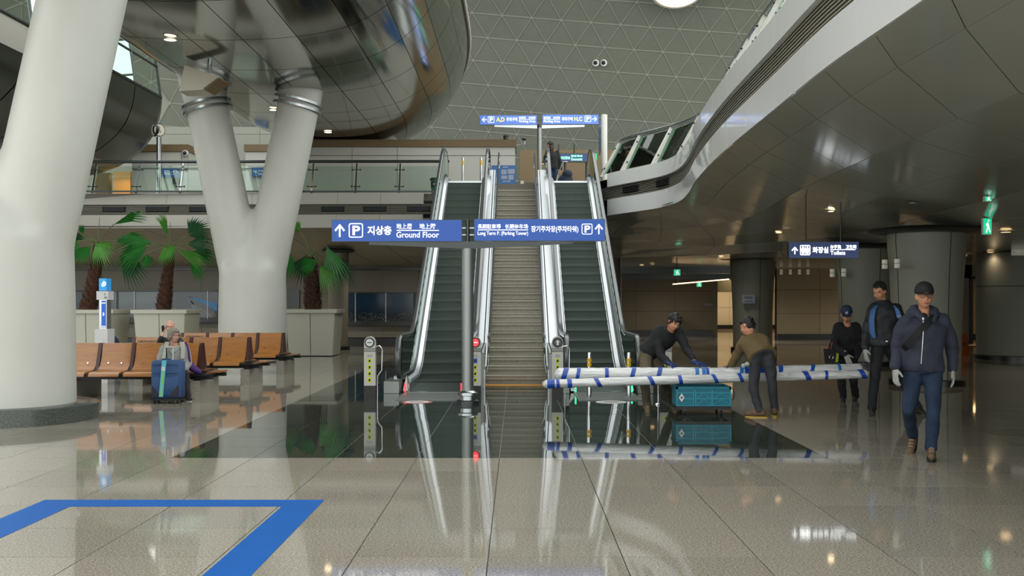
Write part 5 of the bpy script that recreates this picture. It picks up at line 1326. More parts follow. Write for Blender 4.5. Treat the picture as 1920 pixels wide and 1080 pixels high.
def spot(px_, py_, label, r=.09, mat='lamp_warm', power=0, cat='light'):
    dd = 8.
    while dd < 60:
        p = P(px_, py_, dd)
        if p.z >= soffit_z(p.x, p.y)-.02: break
        dd += .1
    t = thing('downlight', label, cat, tuple(p), 'downlights in the right soffit')
    z = p.z-.012
    m = MB(); m.lathe((p.x, p.y, 0), [(r*1.25, z+.0), (r*1.2, z-.012), (r, z-.014)], n=20, caps=False); m.build('rim', 'satin_steel', t)
    m = MB(); m.lathe((p.x, p.y, 0), [(r, z-.010), (r, z-.004)], n=20); m.build('lens', mat, t)
    if power:
        l = bpy.data.lights.new('lamp', 'SPOT'); l.energy = power*.5; l.color = srgb(255, 226, 188); l.spot_size = 2.6; l.spot_blend = 1; l.shadow_soft_size = .1
        o = bpy.data.objects.new('lamp', l); o.location = (p.x, p.y, z-.03); C.objects.link(o)
spot(1558, 394, 'bright small downlight above the toilets sign', .06, 'lamp_warm', 60)
spot(1886, 433, 'warm oval downlight right of the large exit sign', .1, 'lamp_soft', 60)
spot(1808, 478, 'far warm downlight above the recess, left one', .09, 'lamp_soft', 40)
spot(1857, 472, 'far warm downlight above the recess, right one', .09, 'lamp_soft', 40)
spot(1223, 495, 'small far downlight behind the right escalator', .08, 'lamp_soft', 50)
spot(1190, 503, 'faint far downlight nearest the right escalator rail', .07, 'lamp_soft', 30)
spot(1713, 379, 'unlit round white smoke detector on the near soffit', .07, 'print_white', cat='detector')
a = P(1262, 532, 44.8); b = P(1367, 522.5, 41.)
t = thing('strip_lamp', 'long slanting strip lamp under the far soffit left of the dark column', 'lamp', tuple(a))
m = MB(); m.hexa([a+Vector((0, 0, -.04)), b+Vector((0, 0, -.04)), b+Vector((0, .14, -.04)), a+Vector((0, .14, -.04)), a, b, b+Vector((0, .14, 0)), a+Vector((0, .14, 0))]); m.build('tube', 'lamp_soft', t)
for q in (.1, .5, .9):
    p = a.lerp(b, q)+Vector((0, .07, 0)); m = MB(); m.cyl(p, (p.x, p.y, 2.92), .012, n=6); m.build('rod', 'dark_steel', t)
# added downlights, invented to brighten the underpass from its ceiling
for x, y, pw, lab in ((9.5, 16, 15, 'added fill downlight in the near flat soffit, right of the biggest round column'), (11, 22, 20, 'added fill downlight between the biggest round column and the edge column'), (6.2, 25, 18, 'added fill downlight over the tall man'),
        (6, 31, 30, 'added fill downlight just in front of the dark round column'), (12, 32, 30, 'added fill downlight behind the second round column'), (4.5, 38, 60, 'added fill downlight behind the right escalator rail'), (9.5, 39.5, 130, 'added fill downlight washing the tan wall left part'), (14, 39.5, 130, 'added fill downlight washing the tan wall right part'), (6.5, 44, 70, 'added fill downlight washing the far dark wall')):
    t = thing('downlight', lab, 'light', (x, y, soffit_z(x, y)), 'downlights in the right soffit'); z = soffit_z(x, y)-.012
    m = MB(); m.lathe((x, y, 0), [(.10, z), (.10, z-.012), (.08, z-.014)], n=20, caps=False); m.build('rim', 'satin_steel', t)
    m = MB(); m.lathe((x, y, 0), [(.08, z-.010), (.08, z-.004)], n=20); m.build('lens', 'lamp_soft', t)
    l = bpy.data.lights.new('lamp', 'SPOT'); l.energy = pw*3; l.color = srgb(255, 240, 216); l.spot_size = 2.7; l.spot_blend = 1; l.shadow_soft_size = .08
    o = bpy.data.objects.new('lamp', l); o.location = (x, y, z-.03); C.objects.link(o)
for x in (-4, -7.5, -11, -14.5):  # added fill spots without fixtures, brightening the left soffit and wall
    l = bpy.data.lights.new('lamp', 'SPOT'); l.energy = 190; l.color = srgb(255, 247, 230); l.spot_size = 2.8; l.spot_blend = 1; l.shadow_soft_size = .1
    o = bpy.data.objects.new('lamp', l); o.location = (x, 33.6, 3.1); C.objects.link(o)
# wet floor sign, plate on the dark column
d = 30.; t = thing('wet_floor_sign', 'orange folding warning sign standing by the warm recess', 'sign', (X(1806, d), d, 0))
M('cone_orange', (150, 70, 24), .5)
m = MB(); xx = X(1806, d); m.hexa([(xx-.15, d-.12, 0), (xx+.15, d-.12, 0), (xx+.15, d-.10, 0), (xx-.15, d-.10, 0), (xx-.09, d-.02, .62), (xx+.09, d-.02, .62), (xx+.09, d, .62), (xx-.09, d, .62)]); m.build('front_leaf', 'cone_orange', t)
m = MB(); m.hexa([(xx-.15, d+.12, 0), (xx+.15, d+.12, 0), (xx+.15, d+.10, 0), (xx-.15, d+.10, 0), (xx-.09, d+.02, .62), (xx+.09, d+.02, .62), (xx+.09, d, .62), (xx-.09, d, .62)]); m.build('rear_leaf', 'cone_orange', t)
m = MB(); m.poly([(xx-.03, d-.09, .3), (xx+.03, d-.09, .3), (xx, d-.085, .40)]); m.build('pictogram', 'print_black', t)
d = 32.2; t = thing('notice', 'small white notice with an arrow on the dark round column', 'sign', (X(1404, d), d, Z(561, d)))
m = MB(); m.box(X(1392, d), X(1416, d), d, d+.15, Z(569, d), Z(553, d)); m.build('plate', 'map_grey', t)
pword('print_black', '화장실', 1396, 1410, 556, 560, d, d, t); m = MB(); m.box(X(1396, d), X(1412, d), d-.004, d, Z(565.5, d), Z(564.5, d)); m.build('rule', 'print_black', t)
d = 46.8; t = thing('notice', 'small pale door plate on the far dark wall', 'sign', (X(1329, d), d, Z(573, d)))
m = MB(); m.box(X(1321, d), X(1336, d), d, d+.12, Z(574, d), Z(569, d)); m.build('plate', 'map_grey', t)

# ================================================================== PEOPLE
M('skin', (196, 142, 112), .5, spec=.3); M('skin_pale', (214, 166, 144), .5, spec=.3); M('hair_black', (24, 22, 22), .5, bump=.5, bscale=90); M('hair_grey', (138, 130, 122), .6, bump=.6, bscale=80)
M('lips', (150, 78, 70), .5); M('eye_dark', (28, 22, 20), .3); M('eye_white', (200, 196, 190), .3)
M('glove_white', (170, 172, 166), .8, bump=.4, bscale=160); M('glove_blue', (26, 48, 104), .6); M('glove_black', (22, 24, 26), .6)
M('knit_black', (24, 26, 28), .85, bump=.3, bscale=60); M('hoodie_navy', (46, 50, 66), .85, var=.18, scale=14, bump=.35, bscale=60); M('jacket_black', (28, 31, 37), .6, bump=.2, bscale=30)
M('olive_knit', (98, 82, 50), .9, var=.12, scale=12, bump=.35, bscale=60); M('khaki', (92, 84, 66), .85, var=.12, scale=9, bump=.3, bscale=20); M('denim', (24, 42, 66), .85, var=.35, scale=7, bump=.3, bscale=40)
M('trouser_black', (24, 26, 30), .8, bump=.3, bscale=18); M('trouser_charcoal', (48, 50, 56), .8, bump=.3, bscale=18); M('blue_trim', (62, 102, 158), .6)
M('boot_brown', (96, 72, 54), .7, var=.3, scale=30); M('boot_dark', (36, 34, 32), .6); M('sole_black', (18, 18, 18), .6); M('sole_yellow', (176, 146, 52), .6); M('shoe_tan', (110, 96, 74), .7); M('sole_pale', (190, 190, 190), .6)
M('lace', (170, 150, 120), .7); M('cap_black', (16, 20, 24), .7); M('cap_navy', (34, 52, 78), .8); M('fleece_grey', (158, 160, 158), .95, bump=.5, bscale=70, var=.08, scale=12); M('vest_cream', (188, 190, 180), .9, bump=.3, bscale=50); M('leggings', (52, 52, 54), .85); M('strap_black', (14, 16, 20), .6)
M('purple_bag', (66, 30, 104), .7); M('case_blue', (46, 78, 124), .65, bump=.2, bscale=200, var=.06, scale=10); M('case_dark', (40, 36, 48), .6); M('strap_cyan', (104, 190, 210), .6); M('strap_green', (150, 214, 70), .6)
def frame(fwd, up):
    y = Vector(fwd).normalized(); x = y.cross(Vector(up)).normalized(); z = x.cross(y).normalized()
    return Matrix((x, y, z)).transposed()          # columns x (right of the figure), y forward, z up
def add_head(m, c, Rm, s=1.):
    e = lambda p, a, b, g: m.ell(c+Rm@Vector(p)*s, a*s, b*s, g*s, Rm, 16, 10)
    e((0, -.012, .030), .074, .092, .088); e((0, .018, -.03), .062, .070, .082); e((0, .034, -.078), .040, .046, .034)
    e((0, .088, -.012), .012, .018, .022); e((0, .096, -.026), .015, .014, .012); e((0, .078, .028), .045, .018, .012)
    e((0, .082, -.060), .022, .012, .009); e((.034, .066, -.03), .022, .02, .022); e((-.034, .066, -.03), .022, .02, .022)
    for q in (-1, 1): e((q*.076, -.004, -.004), .012, .022, .032)
def face(t, body, c, Rm, s=1., glasses=None, eyes=True):
    for q in (-1, 1):
        if eyes:
            m = MB(); m.ell(c+Rm@Vector((q*.030, .079, .008))*s, .013*s, .008*s, .006*s, Rm, 10, 6); ey = m.build('eye', 'eye_white', t, smooth=60)
            m = MB(); m.ell(c+Rm@Vector((q*.030, .086, .008))*s, .0055*s, .004*s, .0055*s, Rm, 8, 6); m.build('iris', 'eye_dark', ey, smooth=60)
        m = MB(); m.ell(c+Rm@Vector((q*.032, .083, .026))*s, .019*s, .007*s, .004*s, Rm, 10, 5); m.build('eyebrow', 'hair_black', t, smooth=60)
        if glasses:
            m = MB(); n0 = [c+Rm@Vector((q*.033+.024*math.cos(a*math.pi/7), .102, .006+.019*math.sin(a*math.pi/7)))*s for a in range(14)]
            m.tube(n0+[n0[0]], .0022*s, n=6); m.tube([c+Rm@Vector((q*.057, .10, .01))*s, c+Rm@Vector((q*.078, .0, .012))*s], .002*s, n=6)
            if q == 1: m.tube([c+Rm@Vector((-.009, .103, .01))*s, c+Rm@Vector((.009, .103, .01))*s], .002*s, n=6)
            m.build('glasses', glasses, t, smooth=60)
    m = MB(); m.ell(c+Rm@Vector((0, .092, -.060))*s, .021*s, .007*s, .0065*s, Rm, 12, 6); m.build('lips', 'lips', t, smooth=60)
def add_hand(m, wr, d, n, side, s=1., curl=.5, spread=.5):
    """wr wrist, d pointing direction, n back of the hand, side +1: thumb towards d x n"""
    d = Vector(d).normalized(); n = Vector(n); n = (n-d*n.dot(d)).normalized(); x = d.cross(n)*side
    palm = wr+d*.048*s
    Rm = Matrix((x, d, n)).transposed(); m.ell(palm, .041*s, .052*s, .018*s, Rm, 12, 8); m.cap(wr-d*.03*s, wr+d*.02*s, .026*s, .027*s)
    for k, (off, ln) in enumerate(((.030, .068), (.010, .076), (-.011, .070), (-.031, .055))):
        a = wr+d*.088*s+x*off*s; dd = (d+x*(off*3.0*spread)).normalized(); p = a
        for j, f in enumerate((.45, .32, .25)):
            dd = (dd-n*(curl*(.35+.3*j))).normalized(); q = p+dd*ln*f*s; m.cap(p, q, (.0098-.0008*j)*s, (.0092-.0008*j)*s, 8); p = q
    p = wr+d*.025*s+x*.030*s; dd = (d*.7+x*.75-n*.25).normalized(); q = p+dd*.038*s; m.cap(p, q, .013*s, .0115*s, 8); dd = (dd+d*.6-n*.3*curl).normalized(); m.cap(q, q+dd*.032*s, .011*s, .009*s, 8)
def add_torso(m, pel, nk, hx, sx, s=1., grow=0., belly=0., u0=-.12, prof=None, up1=1.0):
    ax = (nk-pel); L = ax.length; a = ax.normalized(); rings = []
    prof = prof or [(-.12, .165, .11), (0, .172, .118), (.2, .158, .108), (.42, .160, .112), (.66, .182, .120), (.82, .186, .108), (.93, .15, .085), (1.0, .085, .066), (1.05, .062, .058)]
    for u, rx, ry in prof:
        lat = (hx.lerp(sx, max(0, min(1, u)))).normalized(); lat = (lat-a*lat.dot(a)).normalized(); dep = a.cross(lat).normalized()
        c = pel+a*L*u; b = 1+belly*(1 if .0 <= u < .5 else 0)
        rings.append([c+lat*math.cos(q*math.pi/10)*(rx*s+grow)+dep*math.sin(q*math.pi/10)*(ry*s*b+grow) for q in range(20)])
    m.loft(rings)
def add_shoe(t, ank, toe, s, mat, sole, laces=None, pitch=0., boot=False):
    a = Vector(ank); tt = Vector(toe); d = Vector((tt.x-a.x, tt.y-a.y, 0)); 
    D = (tt-a); fwd = Vector((D.x, D.y, 0)).normalized() if Vector((D.x, D.y, 0)).length > 1e-4 else Vector((0, -1, 0))
    fwd3 = (fwd*math.cos(pitch)+Vector((0, 0, math.sin(pitch)))).normalized(); side = fwd3.cross(Vector((0, 0, 1))).normalized(); up = side.cross(fwd3)
    heel = a-fwd3*.045*s-up*.058*s       # centre of the heel at sole top
    m = MB(); m.cap(heel+up*.030*s, heel+fwd3*.10*s+up*.026*s, .040*s, .040*s); m.cap(heel+fwd3*.10*s+up*.022*s, heel+fwd3*.205*s+up*.010*s, .043*s, .034*s); m.cap(heel+up*.035*s, a+up*(.05 if boot else .015)*s, .040*s, .043*s)
    m.cap(heel+fwd3*.07*s+up*.05*s, heel+fwd3*.15*s+up*.03*s, .036*s, .034*s)
    sh = fuse(m, 'shoe', mat, t, voxel=.009*s, smooth=3)
    m = MB(); out = []
    for k in range(24):
        q = 2*math.pi*k/24; lx = math.cos(q); w2 = .043 if lx > .2 else .037
        out.append(heel+fwd3*(.085+.140*lx)*s+side*w2*math.sin(q)*s-up*.034*s)
    m.loft([out, [p+up*.022*s for p in out]]); m.build('sole', sole, sh, smooth=40)
    if laces:
        m = MB()
        for k in range(4):
            c = heel+fwd3*(.085+.028*k)*s+up*(.083-.012*k)*s; m.tube([c-side*.022*s, c+up*.008*s, c+side*.022*s], .003*s, n=5)
        m.build('lace', laces, sh)
    return sh
def person(label, J, mats, H=1.72, fwd=(0, -1, 0), headdir=None, headup=(0, 0, 1), hair='short', hands=('glove', 'glove'), belly=.0, grow=.022, opts=None, category='person', group=None, hd=None):
    o = opts or {}
    s = H/1.72; g = {k: Vector(v) for k, v in J.items()}
    base = Vector((g['pel'].x, g['pel'].y, o.get('z0', 0)))
    t = thing('person', label, category, tuple(base), group)
    fwd = Vector(fwd); hx = (g['hipR']-g['hipL']).normalized() if 'hipR' in g else Vector((1, 0, 0)); sx = (g['shR']-g['shL']).normalized()
    nk = (g['shL']+g['shR'])/2+Vector(o.get('nk', (0, 0, .035)))*s; hc = g['head']; Rm = frame(headdir or fwd, headup)
    # ---- body: one skin
    m = MB(); add_head(m, hc, Rm, s); m.cap(nk-Vector((0, 0, .05*s)), hc-Rm@Vector((0, .025, .06))*s, .056*s, .052*s)
    add_torso(m, g['pel'], nk, hx, sx, s*.86, prof=None)
    for a in 'LR':
        sh, el, wr = g['sh'+a], g['el'+a], g['wr'+a]
        m.cap(sh, el, .046*s, .038*s); m.cap(el, wr, .036*s, .026*s)
        if o.get('hand'+a) and hands['LR'.index(a)] == 'bare':
            dd, nn, sd, cu = o['hand'+a]; add_hand(m, wr, dd, nn, sd, s, cu)
        if 'kn'+a in g: m.cap(g['hip'+a], g['kn'+a], .070*s, .046*s); m.cap(g['kn'+a], g['an'+a], .044*s, .034*s)
    fuse(m, 'body', mats['skin'], t, voxel=o.get('vox', .010 if 'bare' not in hands else .0065)*s, smooth=3)
    face(t, None, hc, Rm, s, o.get('glasses'))
    # ---- top
    m = MB(); add_torso(m, g['pel']+(nk-g['pel'])*o.get('hem', .0), nk, hx, sx, s, grow=grow, belly=belly, prof=o.get('prof'))
    for a in 'LR':
        sh, el, wr = g['sh'+a], g['el'+a], g['wr'+a]; e2 = o.get('sleeve', 1.0)
        m.cap(sh-(sh-nk)*.12, sh.lerp(el, .5), .072*s+grow*.4, .060*s+grow*.6); m.cap(sh.lerp(el, .4), el, .060*s+grow*.6, .048*s+grow*.6); m.cap(el, el.lerp(wr, .93*e2), .048*s+grow*.6, .037*s+grow*.5)
    fuse(m, o.get('top', 'jacket'), mats['top'], t, voxel=.013*s, smooth=5, amp=.016*s, freq=8, fold=(1.2, 1.2, 1.3))
    # ---- legs
    if 'knL' in g:
        m = MB(); lw = o.get('leg', 1.)
        add_torso(m, g['pel']-Vector((0, 0, .0)), nk, hx, sx, s, grow=.008, prof=[(-.16, .12, .10), (-.08, .165, .118), (0, .168, .118), (.10, .155, .110)])
        for a in 'LR':
            m.cap(g['hip'+a], g['hip'+a].lerp(g['kn'+a], .6), .094*s*lw, .078*s*lw); m.cap(g['hip'+a].lerp(g['kn'+a], .5), g['kn'+a], .080*s*lw, .066*s*lw)
            m.cap(g['kn'+a], g['kn'+a].lerp(g['an'+a], .5), .066*s*lw, .062*s*lw); e = g['kn'+a].lerp(g['an'+a], o.get('cuff', .97)); m.cap(g['kn'+a].lerp(g['an'+a], .45), e, .062*s*lw, .054*s*lw)
            m.cyl(e-(g['an'+a]-g['kn'+a]).normalized()*.02, e+(g['an'+a]-g['kn'+a]).normalized()*.025*s, .058*s*lw, .060*s*lw)
        fuse(m, 'trousers', mats['legs'], t, voxel=.013*s, smooth=4, amp=.014*s, freq=8, fold=(1.3, 1.3, 1.2))
        for a in 'LR':
            if o.get('noshoe'+a): continue
            add_shoe(t, g['an'+a], g['to'+a], s*1.06, mats['shoe'], mats['sole'], o.get('lace'), o.get('pitch'+a, 0.), o.get('boot', False))
    # ---- gloves
    for i, a in enumerate('LR'):
        if hands[i] != 'bare' and hands[i]:
            dd, nn, sd, cu = o['hand'+a]; m = MB(); add_hand(m, g['wr'+a], dd, nn, sd, s*1.1, cu); fuse(m, 'glove', hands[i], t, voxel=.0062, smooth=2)
    # ---- hair or cap
    c = hc; E_ = lambda m, p, a, b, gg: m.ell(c+Rm@Vector(p)*s, a*s, b*s, gg*s, Rm, 18, 12)
    hm = mats.get('hair', 'hair_black')
    if hair == 'short':
        m = MB(); E_(m, (0, -.024, .050), .082, .092, .078); E_(m, (0, -.045, .0), .078, .066, .075); E_(m, (0, .045, .088), .055, .042, .024)
        for q in (-1, 1): E_(m, (q*.070, -.012, .035), .014, .035, .036)
        fuse(m, 'hair', hm, t, voxel=.008, smooth=2, amp=.014, freq=30)
    elif hair == 'fringe':
        m = MB(); E_(m, (0, -.018, .052), .086, .098, .080); E_(m, (0, -.045, .0), .080, .068, .080); E_(m, (.0, .066, .062), .062, .032, .036)
        for q in (-1, 1): E_(m, (q*.072, .006, .022), .016, .044, .046)
        fuse(m, 'hair', hm, t, voxel=.008, smooth=1, amp=.024, freq=24)
    elif hair == 'bob':
        m = MB(); E_(m, (0, -.020, .045), .092, .100, .084); E_(m, (0, -.050, -.01), .090, .070, .095)
        for q in (-1, 1): E_(m, (q*.080, .0, -.005), .022, .060, .075)
        E_(m, (.0, .052, .074), .066, .040, .036); fuse(m, 'hair', hm, t, voxel=.008, smooth=2, amp=.014, freq=22)
    elif hair == 'thin':
        m = MB(); E_(m, (0, -.040, .030), .080, .070, .065); fuse(m, 'hair', hm, t, voxel=.009, smooth=2)
    elif hair == 'long':
        m = MB(); E_(m, (0, -.022, .040), .090, .100, .086); E_(m, (0, -.060, -.06), .088, .060, .12); E_(m, (0, -.07, -.16), .085, .05, .12); fuse(m, 'hair', hm, t, voxel=.010, smooth=2, amp=.02, freq=20)
    elif hair in ('cap_black', 'cap_navy'):
        m = MB(); E_(m, (0, -.028, .015), .079, .074, .055); fuse(m, 'hair', hm, t, voxel=.009, smooth=2)
        m = MB(); E_(m, (0, -.010, .066), .089, .104, .084); m.cyl(c+Rm@Vector((0, -.008, .036))*s, c+Rm@Vector((0, -.008, .066))*s, .094*s, .090*s, n=24); cp = fuse(m, 'cap', hair, t, voxel=.0075, smooth=4)
        m = MB(); N = 10; a_ = []; b_ = []
        for k in range(N+1):
            q = math.pi*k/N; x = .072*math.cos(q); y = .078+.072*math.sin(q)**.8 if 0 < k < N else .06
            a_.append(c+Rm@Vector((x, y, .040-.022*math.sin(q)+.012*(1-abs(x)/.072)))*s)
        for k in range(N+1): b_.append(a_[k]-Rm@Vector((0, 0, .007))*s)
        m.loft([[p, q] for p, q in zip(a_, b_)], caps=False, closed=False); m.poly(a_); m.poly(list(reversed(b_))); m.build('visor', hair, cp)
        if hair == 'cap_navy':
            m = MB(); 
            for q in range(2): m.poly([c+Rm@Vector((dx*.9, .104, .075+dz))*s for dx, dz in (((-.018, -.018), (-.008, -.018), (-.006, .02), (-.018, .02)), ((-.002, -.014), (.018, -.012), (.016, .012), (.0, .018)))[q]])
            m.build('emblem', 'print_white', cp)
    return t, g, nk, Rm

# ---- walking man in the cap, nearest
d = 10.25
J = dict(head=P(1733, 556, d), shL=P(1694, 606, d+.02), shR=P(1771, 604, d), elL=P(1682, 655, d+.10), elR=P(1785, 655, d+.06), wrL=P(1679, 690, d-.02), wrR=P(1786, 692, d-.02),
         pel=P(1731, 686, d), hipL=P(1714, 700, d+.02), hipR=P(1749, 700, d-.02), knL=P(1703, 768, d+.02), knR=P(1750, 775, d-.12), anL=P(1711, 817, d+.42), anR=P(1746, 842, d-.10), toL=P(1700, 845, d+.2), toR=P(1748, 858, d-.4))
t, g, nk, Rm = person('walking man in a black cap, glasses and dark navy zip hoodie with blue jeans', J, dict(skin='skin', top='hoodie_navy', legs='denim', shoe='boot_brown', sole='sole_black'), 1.72,
    headdir=(-.18, -1, -.02), hair='cap_black', hands=('glove_white', 'glove_white'), grow=.030, belly=.10,
    opts=dict(handL=((-.02, -.1, -1), (-1, -.3, 0), -1, .42), handR=((.04, -.1, -1), (1, -.3, 0), 1, .42), glasses='print_black', lace='lace', boot=True, pitchL=-.75, pitchR=0, top='hoodie', leg=1.02))
f = Vector((0, -1, 0))
m = MB(); hb = nk+Vector((0, 0, .04))
m.tube([hb+Vector((0, .10, .07)), hb+Vector((-.085, .065, .065)), hb+Vector((-.105, -.01, .045)), hb+Vector((-.075, -.075, -.005)), hb+Vector((-.025, -.115, -.075))], .036, n=12); m.tube([hb+Vector((0, .10, .07)), hb+Vector((.085, .065, .065)), hb+Vector((.105, -.01, .045)), hb+Vector((.075, -.075, -.005)), hb+Vector((.025, -.115, -.075))], .036, n=12)
m.tube([hb+Vector((-.17, 0, -.035)), hb+Vector((-.09, .02, .01)), hb+Vector((.09, .02, .01)), hb+Vector((.17, 0, -.035))], .05, n=12)
m.ell(hb+Vector((0, .12, .0)), .14, .07, .10); fuse(m, 'hood', 'hoodie_navy', t, voxel=.011, smooth=4)
def front(px_, py_, d0, target='hoodie'): return P(px_, py_, d0)
m = MB(); m.tube([P(1731, 600, d-.150), P(1731, 625, d-.168), P(1729, 655, d-.170), P(1727, 682, d-.165)], .0045, n=6); m.build('zip', 'satin_steel', t)
m = MB(); m.ell(P(1731, 598, d-.158), .010, .006, .018); m.build('zip_pull', 'chrome', t)
m = MB(); pts = [P(1760, 588, d-.02), P(1752, 594, d-.11), P(1738, 607, d-.165), P(1722, 623, d-.178), P(1708, 638, d-.165), P(1699, 648, d-.12), P(1694, 655, d-.0)]
rings = [[p+Vector((-.020, .004, .022)), p+Vector((.020, .004, -.022)), p+Vector((.020, .012, -.022)), p+Vector((-.020, .012, .022))] for p in pts]; m.loft(rings); m.build('cross_strap', 'strap_black', t, smooth=40)
m = MB(); m.ell(P(1731, 592, d-.045), .042, .028, .03); m.build('undershirt', 'knit_black', t, smooth=60)

# ---- tall man in black jacket with light blue side panels
d = 14.3
J = dict(head=P(1649, 546, d), shL=P(1637, 580, d+.02), shR=P(1683, 581, d-.02), elL=P(1625, 622, d+.05), elR=P(1700, 620, d+.1), wrL=P(1622, 654, d-.06), wrR=P(1700, 652, d),
         pel=P(1657, 640, d), hipL=P(1646, 650, d), hipR=P(1669, 650, d), knL=P(1640, 708, d-.08), knR=P(1690, 712, d+.2), anL=P(1635, 766, d-.02), anR=P(1722, 765, d+.12), toL=P(1637, 777, d-.3), toR=P(1734, 775, d-.1))
t, g, nk, Rm = person('tall bareheaded man in a black tracksuit top with light blue side panels', J, dict(skin='skin', top='jacket_black', legs='trouser_black', shoe='boot_dark', sole='sole_black'), 1.82,
    headdir=(-.75, -.75, -.45), hair='short', hands=('glove_white', None), grow=.026, opts=dict(handL=((.05, -.2, -1), (-1, -.2, 0), -1, .45), handR=((0, 0, -1), (1, 0, 0), 1, .3), top='tracksuit_top', nk=(-.03, 0, .085)))
for side in (-1, 1):
    pp = [(1645, 572), (1638, 582), (1635, 600), (1636, 622), (1640, 634)] if side < 0 else [(1674, 572), (1683, 582), (1687, 597)]
    m = MB(); rg = []
    for i, (a, b) in enumerate(pp):
        off = (.09, .15, .165, .16, .15)[i] if side < 0 else (.09, .15, .16)[i]
        c = P(a, b, d-off); w2 = (.014, .024, .028, .030, .018)[i]
        rg.append([c+Vector((-w2, .015, 0)), c+Vector((w2, -.005, 0)), c+Vector((w2, .03, 0)), c+Vector((-w2, .05, 0))])
    m.loft(rg); m.build('side_panel', 'blue_trim', t, smooth=60)
m = MB(); m.loft([m.ring(nk+Vector((0, 0, -.03)), (0, 0, 1), .088, 20, .080), m.ring(nk+Vector((0, -.005, .045)), (0, 0, 1), .072, 20, .068)]); m.build('collar', 'jacket_black', t, smooth=60)
m = MB(); m.box(X(1673, d), X(1681, d), d-.175, d-.165, Z(592.5, d), Z(591.5, d)); m.build('chest_print', 'print_white', t)
m = MB(); m.ell(P(1663, 640, d-.16), .02, .01, .02); m.build('belt_buckle', 'chrome', t)

# ---- man in navy cap, stooping, far
d = 16.0
J = dict(head=P(1587, 590, d-.12), shL=P(1571, 614, d-.02), shR=P(1607, 614, d-.02), elL=P(1562, 648, d+.0), elR=P(1613, 648, d+.02), wrL=P(1586, 664, d-.24), wrR=P(1606, 668, d-.2),
         pel=P(1588, 664, d+.16), hipL=P(1579, 674, d+.16), hipR=P(1598, 674, d+.16), knL=P(1577, 712, d-.0), knR=P(1600, 712, d+.02), anL=P(1581, 745, d+.12), anR=P(1604, 742, d+.3), toL=P(1579, 752, d-.2), toR=P(1602, 748, d+.1))
t, g, nk, Rm = person('stooping man in a navy cap and black pullover at the right end of the tubes', J, dict(skin='skin', top='knit_black', legs='trouser_black', shoe='boot_dark', sole='sole_black'), 1.70,
    headdir=(-.28, -1, -.42), hair='cap_navy', hands=('glove_white', None), grow=.03, belly=.1, opts=dict(handL=((.3, -.3, -1), (-.3, -1, .1), -1, .35), handR=((-.1, -.2, -1), (.5, -.8, 0), 1, .3), top='pullover', nk=(0, -.02, .02)))
c = P(1560, 668, d-.05)
tb = thing('tool_pouch', 'black tool pouch with a yellow-green strip hanging at the stooping man hip', 'bag', tuple(c))
m = MB(); m.hexa([(c.x-.09, c.y-.06, c.z-.11), (c.x+.08, c.y-.06, c.z-.11), (c.x+.08, c.y+.06, c.z-.11), (c.x-.09, c.y+.06, c.z-.11), (c.x-.11, c.y-.07, c.z+.11), (c.x+.09, c.y-.07, c.z+.12), (c.x+.09, c.y+.07, c.z+.12), (c.x-.11, c.y+.07, c.z+.11)]); m.build('pouch', 'strap_black', tb)
M('hi_vis', (170, 190, 40), .5)
m = MB(); m.hexa([(c.x+.03, c.y-.075, c.z-.09), (c.x+.07, c.y-.075, c.z-.08), (c.x+.07, c.y-.068, c.z-.08), (c.x+.03, c.y-.068, c.z-.09), (c.x+.05, c.y-.08, c.z+.08), (c.x+.085, c.y-.08, c.z+.10), (c.x+.085, c.y-.07, c.z+.10), (c.x+.05, c.y-.07, c.z+.08)]); m.build('reflective_strip', 'hi_vis', tb)
m = MB(); q = [c+Vector((-.035+.03*math.cos(a*math.pi/6), -.078, -.01+.03*math.sin(a*math.pi/6))) for a in range(13)]; m.tube(q, .005, n=6); m.build('ring', 'chrome', tb)
m = MB(); m.tube([c+Vector((-.02, 0, .1)), c+Vector((0, 0, .2)), c+Vector((.08, .02, .26))], .008, n=6); m.tube([c+Vector((-.08, -.02, .11)), c+Vector((-.06, -.02, .17))], .014, n=8); m.build('tool_handles', 'cone_orange', tb)

# ---- man in the black sweater and khaki trousers, left of the crate
d = 14.75
J = dict(head=P(1264, 604, d-.10), shL=P(1231, 626, d+.02), shR=P(1272, 621, d+.10), elL=P(1240, 668, d-.10), elR=P(1288, 656, d-.05), wrL=P(1256, 682, d-.35), wrR=P(1303, 679, d-.34),
         pel=P(1217, 660, d+.12), hipL=P(1211, 668, d+.05), hipR=P(1228, 668, d+.16), knL=P(1209, 720, d-.08), knR=P(1245, 716, d+.10), anL=P(1214, 763, d+.05), anR=P(1262, 757, d+.42), toL=P(1216, 773, d-.3), toR=P(1268, 765, d+.2))
t, g, nk, Rm = person('dark-haired man in a black sweater and khaki trousers bending over the tubes', J, dict(skin='skin', top='knit_black', legs='khaki', shoe='shoe_tan', sole='shoe_tan'), 1.74,
    fwd=(.8, -.6, 0), headdir=(.25, -.85, -.50), headup=(.2, 0, 1), hair='fringe', hands=('glove_blue', 'glove_blue'), grow=.022,
    opts=dict(handL=((.9, -.1, -.45), (.2, -.5, 1), 1, .30), handR=((1, -.1, -.28), (.1, -.5, 1), 1, .25), top='sweater', sleeve=.86, nk=(.03, 0, .02), leg=1.05, lace='lace'))

